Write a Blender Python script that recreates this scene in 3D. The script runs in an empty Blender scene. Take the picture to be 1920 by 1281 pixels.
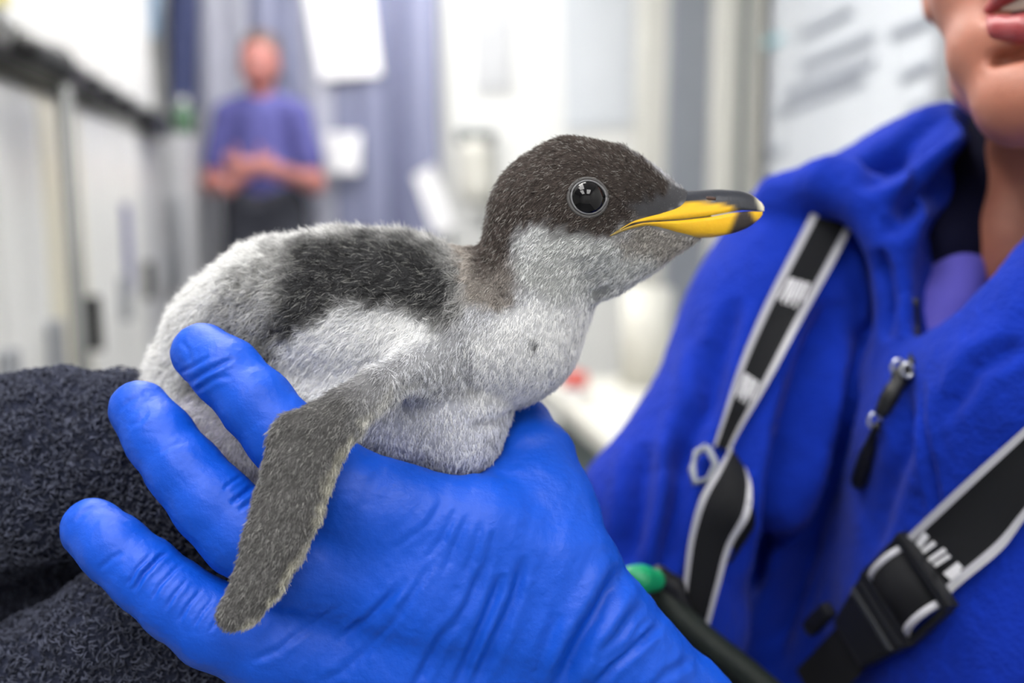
import bpy, math, random
import numpy as np
from mathutils import Vector, Matrix, Euler
from mathutils.bvhtree import BVHTree

random.seed(7)
RNG = np.random.default_rng(11)
scene = bpy.context.scene
COL = scene.collection

# ------------------------------------------------------------------ camera
F = 1920 * 35.0 / 36.0            # focal length in pixels of the 1920 frame
CAM_Z, PITCH = 1.20, math.radians(9.0)
cam_data = bpy.data.cameras.new('camera')
cam_data.lens, cam_data.sensor_width, cam_data.sensor_fit = 35.0, 36.0, 'HORIZONTAL'
cam_data.clip_start, cam_data.clip_end = 0.01, 60
cam_data.dof.use_dof = True
cam_data.dof.focus_distance = 0.344
cam_data.dof.aperture_fstop = 4.2
cam = bpy.data.objects.new('camera', cam_data)
cam.location = (0, 0, CAM_Z)
cam.rotation_euler = (math.pi / 2 - PITCH, 0, 0)
COL.objects.link(cam)
scene.camera = cam
RC = np.array(Euler((math.pi / 2 - PITCH, 0, 0)).to_matrix())
CLOC = np.array((0, 0, CAM_Z))

# ------------------------------------------------------------------ world, exposure
world = bpy.data.worlds.new('room_air')
world.use_nodes = True
world.node_tree.nodes['Background'].inputs[0].default_value = (0.9, 0.94, 1.0, 1)
world.node_tree.nodes['Background'].inputs[1].default_value = 0.25
scene.world = world
scene.view_settings.view_transform = 'Standard'
scene.view_settings.look = 'None'
scene.view_settings.gamma = 1
scene.view_settings.use_curve_mapping = False
scene.view_settings.exposure = 0.0
scene.cycles.use_denoising = True
scene.cycles.max_bounces = 5
scene.cycles.diffuse_bounces = 3
scene.cycles.use_adaptive_sampling = True
scene.cycles.adaptive_threshold = 0.05
scene.cycles.sample_clamp_indirect = 6.0

LAMP = 11.0                        # emission of the ceiling panels
PANELS = [(-0.55, 0.35), (0.35, -1.0), (-0.75, -1.0), (-0.25, 1.45), (-0.75, 2.7), (-0.35, 3.6)]  # some unseen ones added to brighten the chick's front, lockers and back wall
CEIL = 2.55

# ------------------------------------------------------------------ helpers
def lin(r, g=None, b=None):
    c = np.array((r, g, b), float) / 255.0
    return tuple(np.where(c <= 0.04045, c / 12.92, ((c + 0.055) / 1.055) ** 2.4))

def wpos(p):
    """camera-aligned millimetres (x right, y up, z away) -> world metres"""
    p = np.asarray(p, float)
    q = p * np.array((1, 1, -1)) * 0.001
    return q @ RC.T + CLOC

def cpos(w):
    q = (np.asarray(w, float) - CLOC) @ RC
    return q * np.array((1, 1, -1)) * 1000.0

def K(px, py, d):
    return np.array(((px - 960) / F * d, -(py - 640.5) / F * d, d))

def proj(p):
    p = np.asarray(p, float)
    return np.stack((960 + p[:, 0] / p[:, 2] * F, 640.5 - p[:, 1] / p[:, 2] * F), 1)

def at_y(px, py, Y):
    """world point on the ray of a pixel at world distance Y"""
    r = wpos(K(px, py, 1000.0)) - CLOC
    return CLOC + r * (Y / r[1])

def total_loc(o):
    v = Vector((0, 0, 0))
    while o is not None:
        v = v + o.location
        o = o.parent
    return np.array(v)

def tag(o, label=None, cat=None, group=None, kind=None):
    for k, v in (('label', label), ('category', cat), ('group', group), ('kind', kind)):
        if v:
            o[k] = v
    return o

def empty(name, loc, parent=None):
    o = bpy.data.objects.new(name, None)
    o.empty_display_size = 0.05
    COL.objects.link(o)
    o.parent = parent
    o.location = Vector(np.asarray(loc, float) - (total_loc(parent) if parent else 0))
    return o

def mk(name, verts, faces, mat, parent=None, origin=None, smooth=True, colors=None):
    """one mesh object from world vertices"""
    verts = np.asarray(verts, float)
    base = total_loc(parent) if parent is not None else (np.asarray(origin, float) if origin is not None
            else np.array((verts[:, 0].mean(), verts[:, 1].mean(), verts[:, 2].min())))
    me = bpy.data.meshes.new(name)
    v = verts - base
    if isinstance(faces, np.ndarray):
        n, k = faces.shape
        me.vertices.add(len(v)); me.vertices.foreach_set('co', v.astype(np.float32).ravel())
        me.loops.add(n * k); me.loops.foreach_set('vertex_index', faces.astype(np.int32).ravel())
        me.polygons.add(n); me.polygons.foreach_set('loop_start', np.arange(0, n * k, k, dtype=np.int32))
        me.update(calc_edges=True)
    else:
        me.from_pydata(v.tolist(), [], [list(f) for f in faces])
        me.update()
    if smooth:
        me.polygons.foreach_set('use_smooth', np.ones(len(me.polygons), bool))
    if colors is not None:
        a = me.color_attributes.new('Col', 'FLOAT_COLOR', 'POINT')
        c = np.ones((len(v), 4), np.float32); c[:, :3] = colors
        a.data.foreach_set('color', c.ravel())
    if mat is not None:
        me.materials.append(mat)
    o = bpy.data.objects.new(name, me)
    COL.objects.link(o)
    if parent is not None:
        o.parent = parent
    else:
        o.location = base
    return o

def box_data(c, s, rz=0.0, bev=0.0):
    """bevelled box verts/faces, c centre, s full size"""
    import bmesh
    bm = bmesh.new()
    bmesh.ops.create_cube(bm, size=1.0)
    bmesh.ops.scale(bm, vec=s, verts=bm.verts)
    if bev > 0:
        bmesh.ops.bevel(bm, geom=list(bm.edges), offset=min(bev, 0.45 * min(s)), segments=2, affect='EDGES', profile=0.6)
    R = Matrix.Rotation(rz, 3, 'Z')
    vs = [tuple(R @ v.co + Vector(c)) for v in bm.verts]
    bm.verts.index_update()
    fs = [[v.index for v in f.verts] for f in bm.faces]
    bm.free()
    return vs, fs

def box(name, c, s, mat, parent=None, rz=0.0, bev=0.004, **kw):
    v, f = box_data(c, s, rz, bev)
    return mk(name, v, f, mat, parent, smooth=False, **kw)

def tube_data(pts, rad, n=10, closed_ends=True):
    pts = [np.asarray(p, float) for p in pts]
    if np.isscalar(rad):
        rad = [rad] * len(pts)
    V, Fc = [], []
    up = np.array((0.31, 0.17, 0.93))
    for i, p in enumerate(pts):
        t = pts[min(i + 1, len(pts) - 1)] - pts[max(i - 1, 0)]
        t = t / (np.linalg.norm(t) + 1e-12)
        a = np.cross(t, up); a /= np.linalg.norm(a) + 1e-12
        b = np.cross(t, a)
        for j in range(n):
            w = 2 * math.pi * j / n
            V.append(p + rad[i] * (math.cos(w) * a + math.sin(w) * b))
    for i in range(len(pts) - 1):
        for j in range(n):
            Fc.append((i * n + j, i * n + (j + 1) % n, (i + 1) * n + (j + 1) % n, (i + 1) * n + j))
    if closed_ends:
        Fc.append(tuple(range(n - 1, -1, -1)))
        Fc.append(tuple(range((len(pts) - 1) * n, len(pts) * n)))
    return V, Fc

def tube(name, pts, rad, mat, parent=None, n=10, **kw):
    v, f = tube_data(pts, rad, n)
    return mk(name, v, f, mat, parent, **kw)

def smooth_line(pts, n=40):
    """Catmull-Rom through points"""
    P = np.asarray(pts, float)
    P = np.vstack((2 * P[0] - P[1], P, 2 * P[-1] - P[-2]))
    out = []
    m = len(P) - 3
    for u in np.linspace(0, m - 1e-6, n):
        i = int(u); t = u - i
        a, b, c, d = P[i:i + 4]
        out.append(0.5 * ((2 * b) + (c - a) * t + (2 * a - 5 * b + 4 * c - d) * t * t + (3 * b - a - 3 * c + d) * t ** 3))
    return np.array(out)

# ------------------------------------------------------------------ noise
def vnoise(p, seed=0):
    p = np.asarray(p, float)
    i = np.floor(p).astype(np.int64); f = p - i
    f = f * f * (3 - 2 * f)
    def h(x, y, z):
        n = (x * 374761393 + y * 668265263 + z * 2147483647 + seed * 974711) & 0x7fffffff
        n = ((n ^ (n >> 13)) * 1274126177) & 0x7fffffff
        return ((n ^ (n >> 16)) & 0xffff) / 65535.0
    x, y, z = i[:, 0], i[:, 1], i[:, 2]
    def lx(yy, zz):
        return h(x, yy, zz) * (1 - f[:, 0]) + h(x + 1, yy, zz) * f[:, 0]
    a = lx(y, z) * (1 - f[:, 1]) + lx(y + 1, z) * f[:, 1]
    b = lx(y, z + 1) * (1 - f[:, 1]) + lx(y + 1, z + 1) * f[:, 1]
    return (a * (1 - f[:, 2]) + b * f[:, 2]) * 2 - 1

# ------------------------------------------------------------------ implicit surfaces
def cone_d(P, a, b, kz):
    """P (...,3) against a tapered capsule; a, b = (x, y, z, r)"""
    a = np.asarray(a, np.float32); b = np.asarray(b, np.float32)
    ba = b[:3] - a[:3]
    L = float(ba @ ba) + 1e-9
    t = np.clip(((P - a[:3]) @ ba) / L, 0, 1)
    q = P - a[:3] - t[..., None] * ba
    return np.sqrt(q[..., 0] ** 2 + q[..., 1] ** 2 + (q[..., 2] * kz) ** 2) - (a[3] + (b[3] - a[3]) * t)

def smin(a, b, k):
    h = np.maximum(k - np.abs(a - b), 0) / k
    return np.minimum(a, b) - h * h * k * 0.25

def chain(pts, kz=1.0, k=4.0, mm=False, sub=False, raw=False):
    """(px, py, depth, radius) stations -> primitives; the radius in pixels at that depth, or mm; raw: plain x y z r"""
    S = []
    for q in pts:
        if raw:
            S.append(tuple(q[:4])); continue
        px, py, d, r = q[:4]
        x = K(px, py, d)
        S.append((x[0], x[1], x[2], r if mm else r * d / F))
    out = []
    if len(S) == 1:
        S = S * 2
    for i in range(len(S) - 1):
        out.append((S[i], S[i + 1], kz, k, sub))
    return out

def field_at(prims, P):
    f = np.full(P.shape[:-1], 1e3, np.float32)
    for a, b, kz, k, sub in prims:
        d = cone_d(P, a, b, kz).astype(np.float32)
        f = -smin(-f, d, k) if sub else smin(f, d, k)
    return f

def sdf_mesh(prims, h, pad=6.0):
    """surface nets over the union of the primitives (millimetres); returns verts, quads"""
    lo = np.full(3, 1e9); hi = -lo
    for a, b, kz, k, sub in prims:
        if sub: continue
        for s in (a, b):
            s = np.asarray(s); lo = np.minimum(lo, s[:3] - s[3] - pad); hi = np.maximum(hi, s[:3] + s[3] + pad)
    n = np.ceil((hi - lo) / h).astype(int) + 1
    G = np.full(n, 1e3, np.float32)
    ax = [lo[i] + h * np.arange(n[i]) for i in range(3)]
    for a, b, kz, k, sub in prims:
        a_, b_ = np.asarray(a), np.asarray(b)
        m = max(a_[3], b_[3]) * max(1.0, 1.0 / kz) + 2.5 * k + 2 * h
        l = np.clip(((np.minimum(a_[:3], b_[:3]) - m - lo) / h).astype(int), 0, n)
        u = np.clip(((np.maximum(a_[:3], b_[:3]) + m - lo) / h).astype(int) + 2, 0, n)
        if np.any(u <= l): continue
        sl = tuple(slice(l[i], u[i]) for i in range(3))
        X = np.stack(np.meshgrid(*[ax[i][sl[i]].astype(np.float32) for i in range(3)], indexing='ij'), -1)
        d = cone_d(X, a, b, kz).astype(np.float32)
        G[sl] = -smin(-G[sl], d, k) if sub else smin(G[sl], d, k)
    ins = G < 0
    c = np.zeros(np.array(n) - 1, np.int8)
    for dx in (0, 1):
        for dy in (0, 1):
            for dz in (0, 1):
                c += ins[dx:n[0] - 1 + dx, dy:n[1] - 1 + dy, dz:n[2] - 1 + dz]
    act = (c > 0) & (c < 8)
    idx = np.full(act.shape, -1, np.int64)
    cells = np.argwhere(act)
    idx[act] = np.arange(len(cells))
    acc = np.zeros((len(cells), 3)); cnt = np.zeros(len(cells))
    corners = [(i, j, k2) for i in (0, 1) for j in (0, 1) for k2 in (0, 1)]
    for p in corners:
        for axn in range(3):
            if p[axn]: continue
            q = list(p); q[axn] = 1
            va = G[cells[:, 0] + p[0], cells[:, 1] + p[1], cells[:, 2] + p[2]]
            vb = G[cells[:, 0] + q[0], cells[:, 1] + q[1], cells[:, 2] + q[2]]
            m = (va < 0) != (vb < 0)
            t = np.where(m, va / np.where(m, va - vb, 1), 0)
            pos = np.tile(np.array(p, float), (len(cells), 1)); pos[:, axn] += t
            acc[m] += pos[m]; cnt[m] += 1
    V = lo + h * (cells + acc / cnt[:, None])
    quads = []
    for axn in range(3):
        o1, o2 = [(1, 2), (2, 0), (0, 1)][axn]
        sA = [slice(1, -1)] * 3; sB = [slice(1, -1)] * 3
        sA[axn] = slice(0, -1); sB[axn] = slice(1, None)
        A, B = ins[tuple(sA)], ins[tuple(sB)]
        for flip in (False, True):
            e = np.argwhere((A & ~B) if not flip else (~A & B))
            if not len(e): continue
            e = e.copy()
            for q in range(3):
                if q != axn: e[:, q] += 1
            def ci(d1, d2):
                g = e.copy(); g[:, o1] -= d1; g[:, o2] -= d2
                return idx[g[:, 0], g[:, 1], g[:, 2]]
            f4 = np.stack((ci(1, 1), ci(0, 1), ci(0, 0), ci(1, 0)), 1)
            quads.append(f4 if not flip else f4[:, ::-1])
    Q = np.concatenate(quads)
    Q = Q[(Q >= 0).all(1)]
    return relax(V, Q, 2), Q[:, ::-1]          # z is mirrored on the way to world

def relax(V, Q, it=1, lam=0.5):
    for _ in range(it):
        s = np.zeros_like(V); c = np.zeros(len(V))
        for i in range(4):
            for j in ((i + 1) % 4, (i - 1) % 4):
                np.add.at(s, Q[:, i], V[Q[:, j]]); np.add.at(c, Q[:, i], 1)
        V = V + lam * (s / np.maximum(c, 1)[:, None] - V)
    return V

def normals(V, Q):
    """outward normals in camera-aligned space (faces wound for world, so flipped here)"""
    n = np.cross(V[Q[:, 2]] - V[Q[:, 0]], V[Q[:, 3]] - V[Q[:, 1]])
    N = np.zeros_like(V)
    for i in range(4):
        np.add.at(N, Q[:, i], n)
    return -N / (np.linalg.norm(N, axis=1)[:, None] + 1e-12)

def subdivide(V, Q, it=1):
    for _ in range(it):
        E = np.concatenate([np.sort(Q[:, [i, (i + 1) % 4]], 1) for i in range(4)])
        key = E[:, 0] * len(V) + E[:, 1]
        u, inv = np.unique(key, return_inverse=True)
        em = 0.5 * (V[u // len(V)] + V[u % len(V)])
        n, nv, ne = len(Q), len(V), len(u)
        e = inv.reshape(4, n).T + nv
        fc = np.arange(n) + nv + ne
        V = np.concatenate((V, em, V[Q].mean(1)))
        Q = np.concatenate([np.stack((Q[:, i], e[:, i], fc, e[:, (i + 3) % 4]), 1) for i in range(4)])
        V = relax(V, Q, 1, 0.5)
    return V, Q

def seg_dist(xy, pts):
    """distance of 2-D points to a polyline, the position along it 0..1 and the side"""
    pts = np.asarray(pts, float)
    L = np.r_[0, np.cumsum(np.linalg.norm(np.diff(pts, axis=0), axis=1))]
    best = np.full(len(xy), 1e9); tt = np.zeros(len(xy)); sd = np.zeros(len(xy))
    for i in range(len(pts) - 1):
        a, b = pts[i], pts[i + 1]; ba = b - a; l2 = ba @ ba
        t = np.clip(((xy - a) @ ba) / l2, 0, 1)
        q = xy - a - t[:, None] * ba
        d = np.linalg.norm(q, axis=1)
        m = d < best
        best[m] = d[m]; tt[m] = ((L[i] + t * math.sqrt(l2)) / L[-1])[m]
        sd[m] = np.sign(ba[0] * q[:, 1] - ba[1] * q[:, 0])[m]
    return best, tt, sd

def creases(V, Q, lines, face=True):
    """fold lines drawn on the side turned to the viewer: (points, width px, depth mm)"""
    N = normals(V, Q)
    xy = proj(V)
    vis = np.clip(-N[:, 2] * 2.0, 0, 1) if face else np.ones(len(V))
    D = np.zeros(len(V))
    for pts, w, dep in lines:
        pts = np.asarray(pts, float)
        lo, hi = pts.min(0) - 4 * w, pts.max(0) + 4 * w
        m = (xy > lo).all(1) & (xy < hi).all(1) & (vis > 0)
        if not m.any(): continue
        d, t, s = seg_dist(xy[m], pts)
        env = np.clip(np.minimum(t, 1 - t) * 5, 0, 1) ** 0.7
        sd = d * s
        g = -np.exp(-(sd / w) ** 2) + 0.55 * np.exp(-((sd - 1.9 * w) / (1.1 * w)) ** 2) + 0.35 * np.exp(-((sd + 1.9 * w) / (1.1 * w)) ** 2)
        D[m] += dep * env * g
    return V + N * (D * vis)[:, None]

def poly_sd(xy, poly):
    """signed distance to a polygon, negative inside"""
    P = np.asarray(poly, float)
    d, _, _ = seg_dist(xy, np.vstack((P, P[:1])))
    ins = np.zeros(len(xy), bool)
    for i in range(len(P)):
        a, b = P[i], P[(i + 1) % len(P)]
        c = (a[1] > xy[:, 1]) != (b[1] > xy[:, 1])
        with np.errstate(divide='ignore', invalid='ignore'):
            xi = (b[0] - a[0]) * (xy[:, 1] - a[1]) / (b[1] - a[1] + 1e-12) + a[0]
        ins ^= c & (xy[:, 0] < xi)
    return np.where(ins, -d, d)

def soft(xy, poly, w):
    t = np.clip(0.5 - poly_sd(xy, poly) / (2 * w), 0, 1)
    return t * t * (3 - 2 * t)

# ------------------------------------------------------------------ materials
def material(name, color=(0.8, 0.8, 0.8), rough=0.5, metal=0.0, spec=0.5, bump=None, var=None, attr=None, sheen=0.0,
             emit=0.0, sss=0.0, coat=0.0, alpha=1.0, trans=0.0):
    m = bpy.data.materials.new(name)
    m.use_nodes = True
    nt = m.node_tree
    p = nt.nodes['Principled BSDF']
    p.inputs['Base Color'].default_value = (*color, 1)
    p.inputs['Roughness'].default_value = rough
    p.inputs['Metallic'].default_value = metal
    p.inputs['Specular IOR Level'].default_value = spec
    if sheen:
        p.inputs['Sheen Weight'].default_value = sheen
        p.inputs['Sheen Roughness'].default_value = 0.5
        p.inputs['Sheen Tint'].default_value = (*[min(1, 0.35 + c) for c in color], 1)
    if coat:
        p.inputs['Coat Weight'].default_value = coat
        p.inputs['Coat Roughness'].default_value = 0.08
    if sss:
        p.inputs['Subsurface Weight'].default_value = sss
        p.inputs['Subsurface Radius'].default_value = (1.0, 0.4, 0.2)
        p.inputs['Subsurface Scale'].default_value = 0.004
    if emit:
        p.inputs['Emission Color'].default_value = (*color, 1)
        p.inputs['Emission Strength'].default_value = emit
    if trans:
        p.inputs['Transmission Weight'].default_value = trans
    if alpha < 1:
        p.inputs['Alpha'].default_value = alpha
    src = None
    if attr:
        a = nt.nodes.new('ShaderNodeAttribute'); a.attribute_name = attr
        src = a.outputs['Color']
        nt.links.new(src, p.inputs['Base Color'])
    if var or bump:
        tc = nt.nodes.new('ShaderNodeTexCoord')
    if var:                                   # (scale, amount) colour unevenness of the stuff itself
        nz = nt.nodes.new('ShaderNodeTexNoise'); nz.inputs['Scale'].default_value = var[0]; nz.inputs['Detail'].default_value = 4
        nt.links.new(tc.outputs['Object'], nz.inputs['Vector'])
        mr = nt.nodes.new('ShaderNodeMapRange')
        mr.inputs['From Min'].default_value = 0.3; mr.inputs['From Max'].default_value = 0.7
        mr.inputs['To Min'].default_value = 1 - var[1]; mr.inputs['To Max'].default_value = 1 + var[1]
        nt.links.new(nz.outputs['Fac'], mr.inputs['Value'])
        mx = nt.nodes.new('ShaderNodeVectorMath'); mx.operation = 'SCALE'
        if src: nt.links.new(src, mx.inputs[0])
        else: mx.inputs[0].default_value = color
        nt.links.new(mr.outputs[0], mx.inputs['Scale'])
        nt.links.new(mx.outputs[0], p.inputs['Base Color'])
    if bump:                                  # (scale, distance in metres, detail)
        nz = nt.nodes.new('ShaderNodeTexNoise'); nz.inputs['Scale'].default_value = bump[0]
        nz.inputs['Detail'].default_value = bump[2] if len(bump) > 2 else 3
        nt.links.new(tc.outputs['Object'], nz.inputs['Vector'])
        bp = nt.nodes.new('ShaderNodeBump'); bp.inputs['Strength'].default_value = 1.0
        bp.inputs['Distance'].default_value = bump[1]
        nt.links.new(nz.outputs['Fac'], bp.inputs['Height'])
        nt.links.new(bp.outputs['Normal'], p.inputs['Normal'])
    return m

M = {
    'wall': material('painted_wall', lin(226, 227, 226), 0.6, bump=(60, 0.0004), var=(2, 0.03)),
    'wall_side': material('grey_white_wall', lin(214, 214, 212), 0.6, var=(2, 0.03)),
    'ceiling': material('ceiling_tile', lin(230, 230, 228), 0.9, bump=(90, 0.001)),
    'floor': material('grey_vinyl', lin(120, 122, 124), 0.35, var=(40, 0.12)),
    'cab_white': material('cabinet_white', lin(236, 236, 234), 0.35, var=(3, 0.02)),
    'cab_cream': material('cabinet_cream', lin(222, 217, 198), 0.35, var=(3, 0.03)),
    'cab_grey': material('cabinet_grey', lin(190, 191, 195), 0.4, var=(3, 0.03)),
    'frame_cream': material('frame_cream', lin(205, 204, 196), 0.45, var=(8, 0.02)),
    'post_grey': material('post_grey', lin(128, 133, 142), 0.45, var=(8, 0.04)),
    'post_dark': material('post_dark', lin(92, 98, 100), 0.5, var=(8, 0.05)),
    'alu': material('brushed_metal', lin(175, 178, 184), 0.3, metal=0.8, var=(60, 0.05)),
    'black': material('black_plastic', lin(17, 18, 21), 0.42, spec=0.35, bump=(900, 0.0001)),
    'dark_rubber': material('dark_rubber', lin(34, 36, 40), 0.55),
    'steel_pole': material('steel_pole', lin(112, 114, 114), 0.4, metal=0.2),
    'paper': material('paper', lin(243, 243, 246), 0.8, var=(12, 0.02)),
    'paper_grey': material('grey_poster', lin(190, 192, 196), 0.7, var=(20, 0.08)),
    'board': material('whiteboard', lin(200, 205, 212), 0.25, var=(4, 0.03)),
    'ink': material('marker_ink', lin(142, 147, 158), 0.6),
    'ink_teal': material('teal_ink', lin(150, 190, 198), 0.6),
    'yellow': material('yellow_plastic', lin(225, 212, 110), 0.4),
    'pale_blue': material('pale_blue_cloth', lin(165, 195, 225), 0.8),
    'navy': material('navy_cloth', lin(70, 78, 120), 0.8, bump=(300, 0.0006)),
    'violet': material('violet_plastic', lin(112, 112, 165), 0.4),
    'green': material('green_plastic', lin(84, 118, 92), 0.4),
    'red': material('red_plastic', lin(200, 70, 60), 0.4),
    'bin_green': material('grey_green_plastic', lin(88, 98, 98), 0.5),
    'scrub': material('violet_blue_shirt', lin(80, 80, 142), 0.85, bump=(200, 0.001)),
    'trouser': material('charcoal_trousers', lin(52, 54, 64), 0.9, bump=(200, 0.001)),
    'hair_brown': material('brown_hair', lin(92, 74, 66), 0.6, bump=(260, 0.002)),
    'skin_far': material('skin_ruddy', lin(172, 112, 106), 0.55, sss=0.1),
    'skin': material('skin', lin(164, 104, 84), 0.42, sss=0.15, bump=(1400, 0.00025), var=(120, 0.06)),
    'lip': material('lip', lin(150, 62, 66), 0.3, sss=0.15, bump=(900, 0.0003)),
    'teeth': material('teeth', lin(226, 220, 205), 0.25),
    'mouth': material('mouth_dark', lin(70, 24, 26), 0.5),
    'hair': material('dark_blond_hair', lin(110, 86, 62), 0.5, bump=(400, 0.002)),
    'fleece': material('royal_blue_fleece', (0.003, 0.022, 0.29), 0.92, spec=0.12, sheen=0.12, bump=(420, 0.0012, 4), var=(90, 0.10)),
    'lining': material('navy_lining', lin(12, 13, 34), 0.9, spec=0.1, bump=(300, 0.0008)),
    'shirt': material('violet_shirt', lin(84, 78, 176), 0.85, bump=(500, 0.0004)),
    'glove': material('blue_nitrile', (0.001, 0.066, 0.50), 0.48, spec=0.32, bump=(900, 0.00012, 2), var=(40, 0.05)),
    'webbing': material('black_webbing', lin(17, 18, 21), 0.8, spec=0.2, bump=(2500, 0.0002)),
    'reflect': material('grey_reflective_edge', lin(158, 158, 164), 0.6, bump=(3000, 0.0001)),
    'print': material('white_print', lin(196, 196, 200), 0.6),
    'wader': material('dark_olive_rubber', lin(20, 27, 23), 0.6, spec=0.25, bump=(300, 0.0004)),
    'clip_green': material('green_clip', lin(10, 140, 90), 0.4),
    'bill': material('bill', rough=0.28, attr='Col', spec=0.5, bump=(700, 0.00012), sss=0.08),
    'skin_down': material('down_underlayer', rough=0.95, attr='Col', spec=0.1),
    'eye': material('eye_black', lin(8, 7, 10), 0.02, spec=0.35),
    'pupil': material('pupil_black', lin(3, 3, 5), 0.03, spec=0.6, coat=1.0),
    'lid': material('eyelid_grey', lin(104, 104, 107), 0.5, bump=(3000, 0.0002)),
    'nostril': material('nostril_brown', lin(60, 34, 22), 0.6),
    'towel': material('navy_terry', lin(40, 43, 58), 0.95, spec=0.1, bump=(500, 0.002)),
    'lamp_frame': material('lamp_frame', lin(235, 235, 235), 0.4),
    'lamp': material('lamp_diffuser', (1.0, 0.985, 0.96), 0.6, emit=LAMP),
    'curtain_a': material('curtain_strip_grey', lin(172, 174, 190), 0.25, spec=0.5, var=(3, 0.06)),
    'curtain_b': material('curtain_strip_violet', lin(130, 134, 162), 0.25, spec=0.5, var=(3, 0.06)),
    'curtain_c': material('curtain_strip_slate', lin(105, 109, 138), 0.25, spec=0.5, var=(3, 0.06)),
}

def strand_material(name, transl=0.25, rough=0.7):
    m = bpy.data.materials.new(name)
    m.use_nodes = True
    nt = m.node_tree; nt.nodes.clear()
    out = nt.nodes.new('ShaderNodeOutputMaterial')
    a = nt.nodes.new('ShaderNodeAttribute'); a.attribute_name = 'Col'
    p = nt.nodes.new('ShaderNodeBsdfPrincipled')
    p.inputs['Roughness'].default_value = rough; p.inputs['Specular IOR Level'].default_value = 0.2
    t = nt.nodes.new('ShaderNodeBsdfTranslucent')
    mx = nt.nodes.new('ShaderNodeMixShader'); mx.inputs[0].default_value = transl
    nt.links.new(a.outputs['Color'], p.inputs['Base Color']); nt.links.new(a.outputs['Color'], t.inputs['Color'])
    nt.links.new(p.outputs[0], mx.inputs[1]); nt.links.new(t.outputs[0], mx.inputs[2])
    nt.links.new(mx.outputs[0], out.inputs['Surface'])
    return m

M['down'] = strand_material('down_strands')
M['pile'] = strand_material('terry_pile', 0.1, 0.9)

def strands(name, pts, rad, cols, mat, parent):
    """pts (n, k, 3) world metres, rad (n, k), cols (n, k, 3)"""
    n, k, _ = pts.shape
    hc = bpy.data.hair_curves.new(name)
    hc.add_curves([k] * n)
    base = total_loc(parent)
    hc.points.foreach_set('position', (pts - base).astype(np.float32).ravel())
    ra = hc.attributes.get('radius') or hc.attributes.new('radius', 'FLOAT', 'POINT')
    ra.data.foreach_set('value', rad.astype(np.float32).ravel())
    ca = hc.attributes.new('Col', 'FLOAT_COLOR', 'POINT')
    c = np.ones((n * k, 4), np.float32); c[:, :3] = cols.reshape(-1, 3)
    ca.data.foreach_set('color', c.ravel())
    hc.materials.append(mat)
    o = bpy.data.objects.new(name, hc)
    COL.objects.link(o)
    o.parent = parent
    o['kind'] = 'stuff'
    return o

def scatter(V, Q, n, weight=None):
    """random points on a quad mesh: positions, face normals, the quad and its bilinear weights"""
    d1, d2 = V[Q[:, 2]] - V[Q[:, 0]], V[Q[:, 3]] - V[Q[:, 1]]
    A = np.linalg.norm(np.cross(d1, d2), axis=1)
    if weight is not None: A = A * weight
    f = RNG.choice(len(Q), n, p=A / A.sum())
    u, v = RNG.random(n), RNG.random(n)
    W = np.stack(((1 - u) * (1 - v), u * (1 - v), u * v, (1 - u) * v), 1)
    return (V[Q[f]] * W[..., None]).sum(1), f, W

# ================================================================== THE ROOM
X0, X1, Y0, Y1 = -2.6, 1.05, -2.2, 4.4
def structure(name, c, s, mat, rz=0.0, parent=None):
    o = box(name, c, s, mat, parent, rz=rz, bev=0.0)
    if parent is None: o['kind'] = 'structure'
    return o
structure('floor', ((X0 + X1) / 2, (Y0 + Y1) / 2, -0.05), (X1 - X0 + .4, Y1 - Y0 + .4, 0.1), M['floor'])
structure('ceiling', ((X0 + X1) / 2, (Y0 + Y1) / 2, CEIL + 0.05), (X1 - X0 + .4, Y1 - Y0 + .4, 0.1), M['ceiling'])
structure('wall_back', ((X0 + X1) / 2, Y1 + 0.05, CEIL / 2), (X1 - X0, 0.1, CEIL), M['wall'])
structure('wall_front', ((X0 + X1) / 2, Y0 - 0.05, CEIL / 2), (X1 - X0, 0.1, CEIL), M['wall'])
structure('wall_left', (X0 - 0.05, (Y0 + Y1) / 2, CEIL / 2), (0.1, Y1 - Y0 + .2, CEIL), M['wall_side'])
structure('wall_right', (X1 + 0.05, (Y0 + Y1) / 2, CEIL / 2), (0.1, Y1 - Y0 + .2, CEIL), M['wall_side'])

for i, (x, y) in enumerate(PANELS):
    e = empty('ceiling_light', (x, y, CEIL - 0.04))
    tag(e, 'white fluorescent ceiling panel ' + ('above the gloved hand', 'above the keeper', 'added as front fill beside the one above the keeper', 'added above the cream locker to brighten the lockers', 'above the grey locker', 'added before the strip curtain to brighten the background')[i], 'ceiling light', 'fluorescent ceiling panels')
    for sx in (-1, 1):
        box('frame_bar', (x + sx * 0.315, y, CEIL - 0.02), (0.03, 1.26, 0.04), M['lamp_frame'], e)
        box('frame_bar', (x, y + sx * 0.615, CEIL - 0.02), (0.60, 0.03, 0.04), M['lamp_frame'], e)
    box('diffuser', (x, y, CEIL - 0.015), (0.60, 1.20, 0.02), M['lamp'], e)

# ================================================================== THE KEEPER (jacket, straps, face, glove)
def ray_dir(px, py):
    r = wpos(K(px, py, 1000.0)) - CLOC
    return Vector(r / np.linalg.norm(r))

class Surface:
    def __init__(self, Vw, Q):
        self.t = BVHTree.FromPolygons([tuple(v) for v in Vw], [tuple(q) for q in Q.tolist()])
    def hit(self, px, py, default=560.0):
        h = self.t.ray_cast(Vector(CLOC), ray_dir(px, py))
        if h[0] is None: return default
        return float(cpos(np.array(h[0])[None])[0, 2])

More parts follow.
